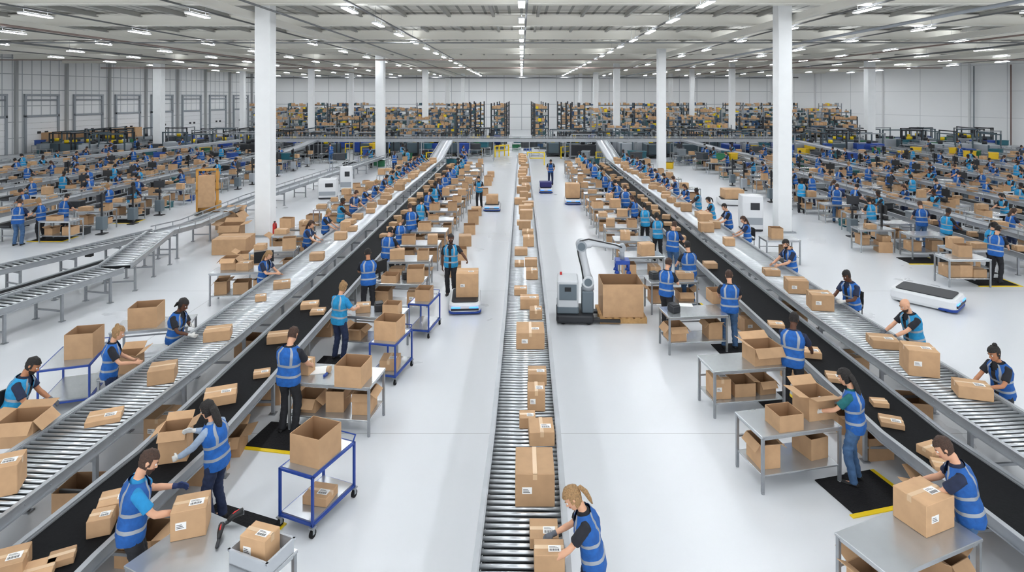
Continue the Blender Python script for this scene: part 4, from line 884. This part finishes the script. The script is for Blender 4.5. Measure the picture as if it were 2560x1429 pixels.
def f_stripes(axis,per,wd,c1,c2,rough,bands=None):
    def f(nt,N,L,b):
        tc=N.new('ShaderNodeTexCoord'); s=N.new('ShaderNodeSeparateXYZ'); L.new(tc.outputs['Object'],s.inputs[0]); out=None
        for ax,pe,w in [(axis,per,wd)]+(bands or []):
            p=N.new('ShaderNodeMath'); p.operation='PINGPONG'; p.inputs[1].default_value=pe/2; L.new(s.outputs[ax],p.inputs[0])
            c=N.new('ShaderNodeMath'); c.operation='LESS_THAN'; c.inputs[1].default_value=w; L.new(p.outputs[0],c.inputs[0])
            if out is None: out=c.outputs[0]
            else:
                q=N.new('ShaderNodeMath'); q.operation='MAXIMUM'; L.new(out,q.inputs[0]); L.new(c.outputs[0],q.inputs[1]); out=q.outputs[0]
        m2=N.new('ShaderNodeMix'); m2.data_type='RGBA'; L.new(out,m2.inputs[0]); m2.inputs[6].default_value=(*lin(c1),1); m2.inputs[7].default_value=(*lin(c2),1)
        L.new(m2.outputs[2],b.inputs['Base Color']); b.inputs['Roughness'].default_value=rough
    return f
FLOOR=node_mat('floor_epoxy',f_floor)
obj('floor',MB().box(-75,85,-4,112,-.2,0).mesh('floor',[FLOOR]),kind='structure')
CEIL=node_mat('roof_deck',f_stripes('X',.6,.07,(206,205,198),(146,146,141),.75,[('Y',2.4,.1)]))
obj('ceiling',MB().box(-75,85,-4,112,9.95,10.1).mesh('ceiling',[CEIL]),kind='structure')
WALL=node_mat('wall_cladding',f_stripes('X',3.0,.05,(246,247,247),(192,195,198),.6,[('Z',2.2,.05)]))
WALLR=node_mat('wall_panel',f_stripes('X',5.0,.03,(246,247,247),(204,206,208),.6,[('Z',3.2,.02)]))
def wall(name,A,B,m):
    a=V((*A,0));b=V((*B,0));L=(b-a).length; o=obj(name,MB().box(0,L,0,.2,0,10).mesh(name,[m]),a,(0,0,atan2(b.y-a.y,b.x-a.x)),kind='structure'); return a,(b-a).normalized(),L
wall('wall_back',(-48,102),(48,102),WALL)
WB=node_mat('wall_dock',f_stripes('X',1.0,.05,(246,247,247),(184,188,192),.6,[('Z',1.6,.04)]))
a,dr,L=wall('wall_left',(-61,-4),(-43.4,102.2),WB)
ra=atan2(dr.y,dr.x); nrm=V((dr.y,-dr.x,0))
dm=MB()
for i in range(6): dm.cbox(-1.7,1.7,-.06,0,.05+i*.6,.63+i*.6,.02)
dwin=MB(); dwin.cbox(-.5,-.1,-.075,-.06,1.9,2.15,.01); dwin.cbox(.3,.7,-.075,-.06,1.9,2.15,.01)
dfr=MB(); dfr.box(-1.9,-1.7,-.2,0,0,6.0); dfr.box(1.7,1.9,-.2,0,0,6.0); dfr.box(-1.9,1.9,-.2,0,3.65,3.85); dfr.box(-1.9,1.9,-.22,-.1,5.8,6.0); dfr.cyl((-1.7,-.15,5.4),(1.7,-.15,5.4),.08,10)
DM=dm.mesh('door',[M('door_panel',(242,243,244),.5)]); DW=dwin.mesh('dw',[DARK]); DF=dfr.mesh('df',[GREYP])
s=56; n=1
post=MB().box(-.12,.12,-.3,0,0,9.9).mesh('post',[M('post_grey',(170,172,172),.6)])
while s<106:
    p=a+dr*s; o=obj('door_%d'%n,DM,p+nrm*.01,(0,0,ra),kind='structure'); obj('door_window',DW,(0,0,0),(0,0,0),o); obj('door_frame',DF,(0,0,0),(0,0,0),o)
    q=a+dr*(s+2.75); obj('trim_%d'%n,post,q,(0,0,ra),kind='structure'); s+=5.5; n+=1
a2,dr2,L2=wall('wall_right',(42.5,102.2),(74,36),WALLR)
ra2=atan2(dr2.y,dr2.x)
for s_ in(9,20,31,38,45,52,59):
    q=a2+dr2*s_; obj('trim_%d'%n,MB().box(-.1,.1,-.2,0,0,9.9).mesh('post',[M('post_white',(222,223,223),.6)]),q,(0,0,ra2),kind='structure'); n+=1
for i,s_ in enumerate((31.6,35.5)): 
    q=a2+dr2*s_; obj('drain_pipe',MB().cyl((0,-.3,0),(0,-.3,9.5),.06,10).mesh('pipe',[M('pipe_oxide',(124,92,84),.6) if i else SLATE]),q,(0,0,ra2),None,'vertical pipe running up the hall wall','pipe')
q=a2+dr2*40; o=obj('door_%d'%n,MB().cbox(-.5,.5,-.06,0,0,2.1,.01).mesh('door',[M('door_panel',(242,243,244))]),q,(0,0,ra2),kind='structure'); obj('door_frame',MB().box(-.56,-.5,-.08,0,0,2.16).box(.5,.56,-.08,0,0,2.16).box(-.56,.56,-.08,0,2.1,2.16).mesh('f',[SLATE]),(0,0,0),(0,0,0),o)
def text_mesh(s,size):
    c=bpy.data.curves.new('t','FONT'); c.body=s; c.size=size; c.align_x='CENTER'; c.align_y='CENTER'; c.extrude=.004; o=bpy.data.objects.new('t',c); COL.objects.link(o)
    dg=bpy.context.evaluated_depsgraph_get(); dg.update(); me=bpy.data.meshes.new_from_object(o.evaluated_get(dg)); bpy.data.objects.remove(o); me.materials.clear(); me.materials.append(WHITEP); return me
p=q+V((0,0,2.7)); inst('exit_sign','green exit sign above the doorway','sign',[part('lettering',text_mesh('EXIT',.34),(0,-.09,0),(pi/2,0,0))],p,ra2,root=MB().cbox(-.55,.55,-.08,-.03,-.25,.25,.01).mesh('sign',[GREEN]))
COLM=M('column_white',(240,242,242),.55,0,.02,2)
def column(x,y,w,lb='tall white square steel column'):
    mb=MB(); mb.cbox(-w/2,w/2,-w/2,w/2,.03,9.94,.03); 
    pl=MB(); pl.box(-w/2-.12,w/2+.12,-w/2-.12,w/2+.12,0,.03); 
    for sx in(-1,1):
        for sy in(-1,1): pl.cyl((sx*(w/2+.07),sy*(w/2+.07),.03),(sx*(w/2+.07),sy*(w/2+.07),.07),.02,6)
    inst('column',lb,'column',[part('base_plate',pl.mesh('bp',[GREYP]))],(x,y,0),0,'white roof columns',root=mb.mesh('col',[COLM]))
for x,y,w in COLS: column(x,y,w)
BEAM=M('roof_beam',(238,236,227),.6); PUR=M('purlin_grey',(164,164,159),.6); PIPE=M('pipe_grey_brown',(142,124,118),.6); TRAY=M('cable_tray',(126,128,130),.6,.3)
def ibeam(L,h,w,mat):
    mb=MB(); mb.box(-L/2,L/2,-w/2,w/2,0,.05); mb.box(-L/2,L/2,-w/2,w/2,h-.05,h); mb.box(-L/2,L/2,-.04,.04,.05,h-.05)
    return mb.mesh('beam',[mat])
bmesh_=ibeam(100,.55,.36,BEAM)
ys_=[3.5,10.5,17.5,22.9,29.8,36.9,43.9,49.5,57.5,63.6,71.3,77.7,86.8,92.5,100.2]
for y in ys_: obj('roof_beam',bmesh_,(1,y,9.3),(0,0,0),None,'pale steel roof beam spanning the hall','beam','transverse roof beams')
pm=MB(); pm.box(-.07,.07,-3,101,0,.2); pm=pm.mesh('purlin',[PUR])
x=-41
while x<42: obj('roof_purlin',pm,(x,0,9.74),(0,0,0),None,'grey roof purlin under the corrugated deck','beam','roof purlins'); x+=2.2
em=MB(); em.box(-.13,.13,-3,101,0,.3); em=em.mesh('main_beam',[BEAM])
for x in(-35.8,-23.5,-11.3,11.75,24.6,36.95): obj('main_beam',em,(x,0,9.01),(0,0,0),None,'pale longitudinal main beam along column line','beam','longitudinal main beams')
for x,z,r,m in((-22.6,8.9,.05,PIPE),(25.4,8.9,.05,PIPE),(-30,8.95,.05,TRAY),(30.5,8.95,.05,TRAY),(16.3,8.9,.07,GREYP),(-9.2,8.95,.04,TRAY)):
    obj('ceiling_pipe',MB().cyl((0,0,0),(0,98,0),r,10).mesh('pipe',[m]),(x,1,z),(0,0,0),None,'long pipe hanging under the roof','pipe','ceiling pipes')
for y,z,r,m in((47.8,8.7,.05,PIPE),(59.5,8.6,.06,PIPE),(33,8.75,.04,TRAY),(90.5,8.6,.08,TRAY)):
    obj('ceiling_pipe',MB().cyl((-42,0,0),(42,0,0),r,10).mesh('pipe',[m]),(0,y,z),(0,0,0),None,'long pipe crossing under the roof','pipe','ceiling pipes')
# lights
LED=M('led_diffuser',(246,250,255),.4,emit=76); FILLGLOW=M('added_fill_glow',(246,250,255),.4,emit=9)
hs=MB(); hs.cbox(-.13,.13,-.8,.8,0,.07,.02,0); df=MB(); df.box(-.11,.11,-.76,.76,-.012,-.001,0); rd=MB(); ul=MB(); ul.box(-.10,.10,-.7,.7,.071,.076,0)  # last strip is an added glow on the housing top to brighten the ceiling
for yy in(-.6,.6): rd.cyl((0,yy,.08),(0,yy,.75),.006,6)
HS=hs.mesh('h',[WHITEP]); DFm=df.mesh('d',[LED]); RD=rd.mesh('r',[GALV]); UL=ul.mesh('u',[FILLGLOW])
rows=[0,-6.6,6.6,-13.2,13.2,-19.8,19.8,-26.4,26.4,-33,33,-39.6,39.6,46.2]
nl=0
for i,x in enumerate(rows):
    yend=84 if x>42 else 98
    obj('cable_tray',MB().box(-.04,.04,0,yend,0,.06).mesh('tray',[TRAY]),(x+.2,1,9.25),(0,0,0),None,'narrow cable tray carrying lamp row','tray','lamp row cable trays')
    y=3.0+(i%2)*1.5; st=4.6 if i<3 else 6.6
    while y<yend:
        if abs(x)<.9*y+9 and nl<298:
            nl+=1; P=[part('diffuser',DFm),part('added_fill_strip',UL)]
            if y<60: P.append(part('suspension_rod',RD))
            inst('ceiling_lamp','slim linear LED lamp hanging from the roof','lamp',P,(x,y,9.08),0,'linear LED ceiling lamps',root=HS)
        y+=st
print('lamps',nl)
w=bpy.data.worlds.new('World'); SC.world=w; w.use_nodes=True; w.node_tree.nodes['Background'].inputs[0].default_value=(.93,.96,1,1); w.node_tree.nodes['Background'].inputs[1].default_value=1.7
cam=bpy.data.cameras.new('camera'); cam.sensor_width=36
CX,CY,CW=1280,714.5,2560
cam.lens=F/CW*36; cam.shift_x=(CX-1304)/CW; cam.shift_y=-(CY-240)/CW; cam.clip_end=400; cam.clip_start=.1
co=bpy.data.objects.new('camera',cam); COL.objects.link(co); co.location=(0,0,H); co.rotation_euler=(pi/2,0,0); SC.camera=co
SC.view_settings.view_transform='Standard'; SC.view_settings.look='None'; SC.view_settings.exposure=0.33
print('done',time.time()-T0,'objs',len(bpy.data.objects),'people',npeople)
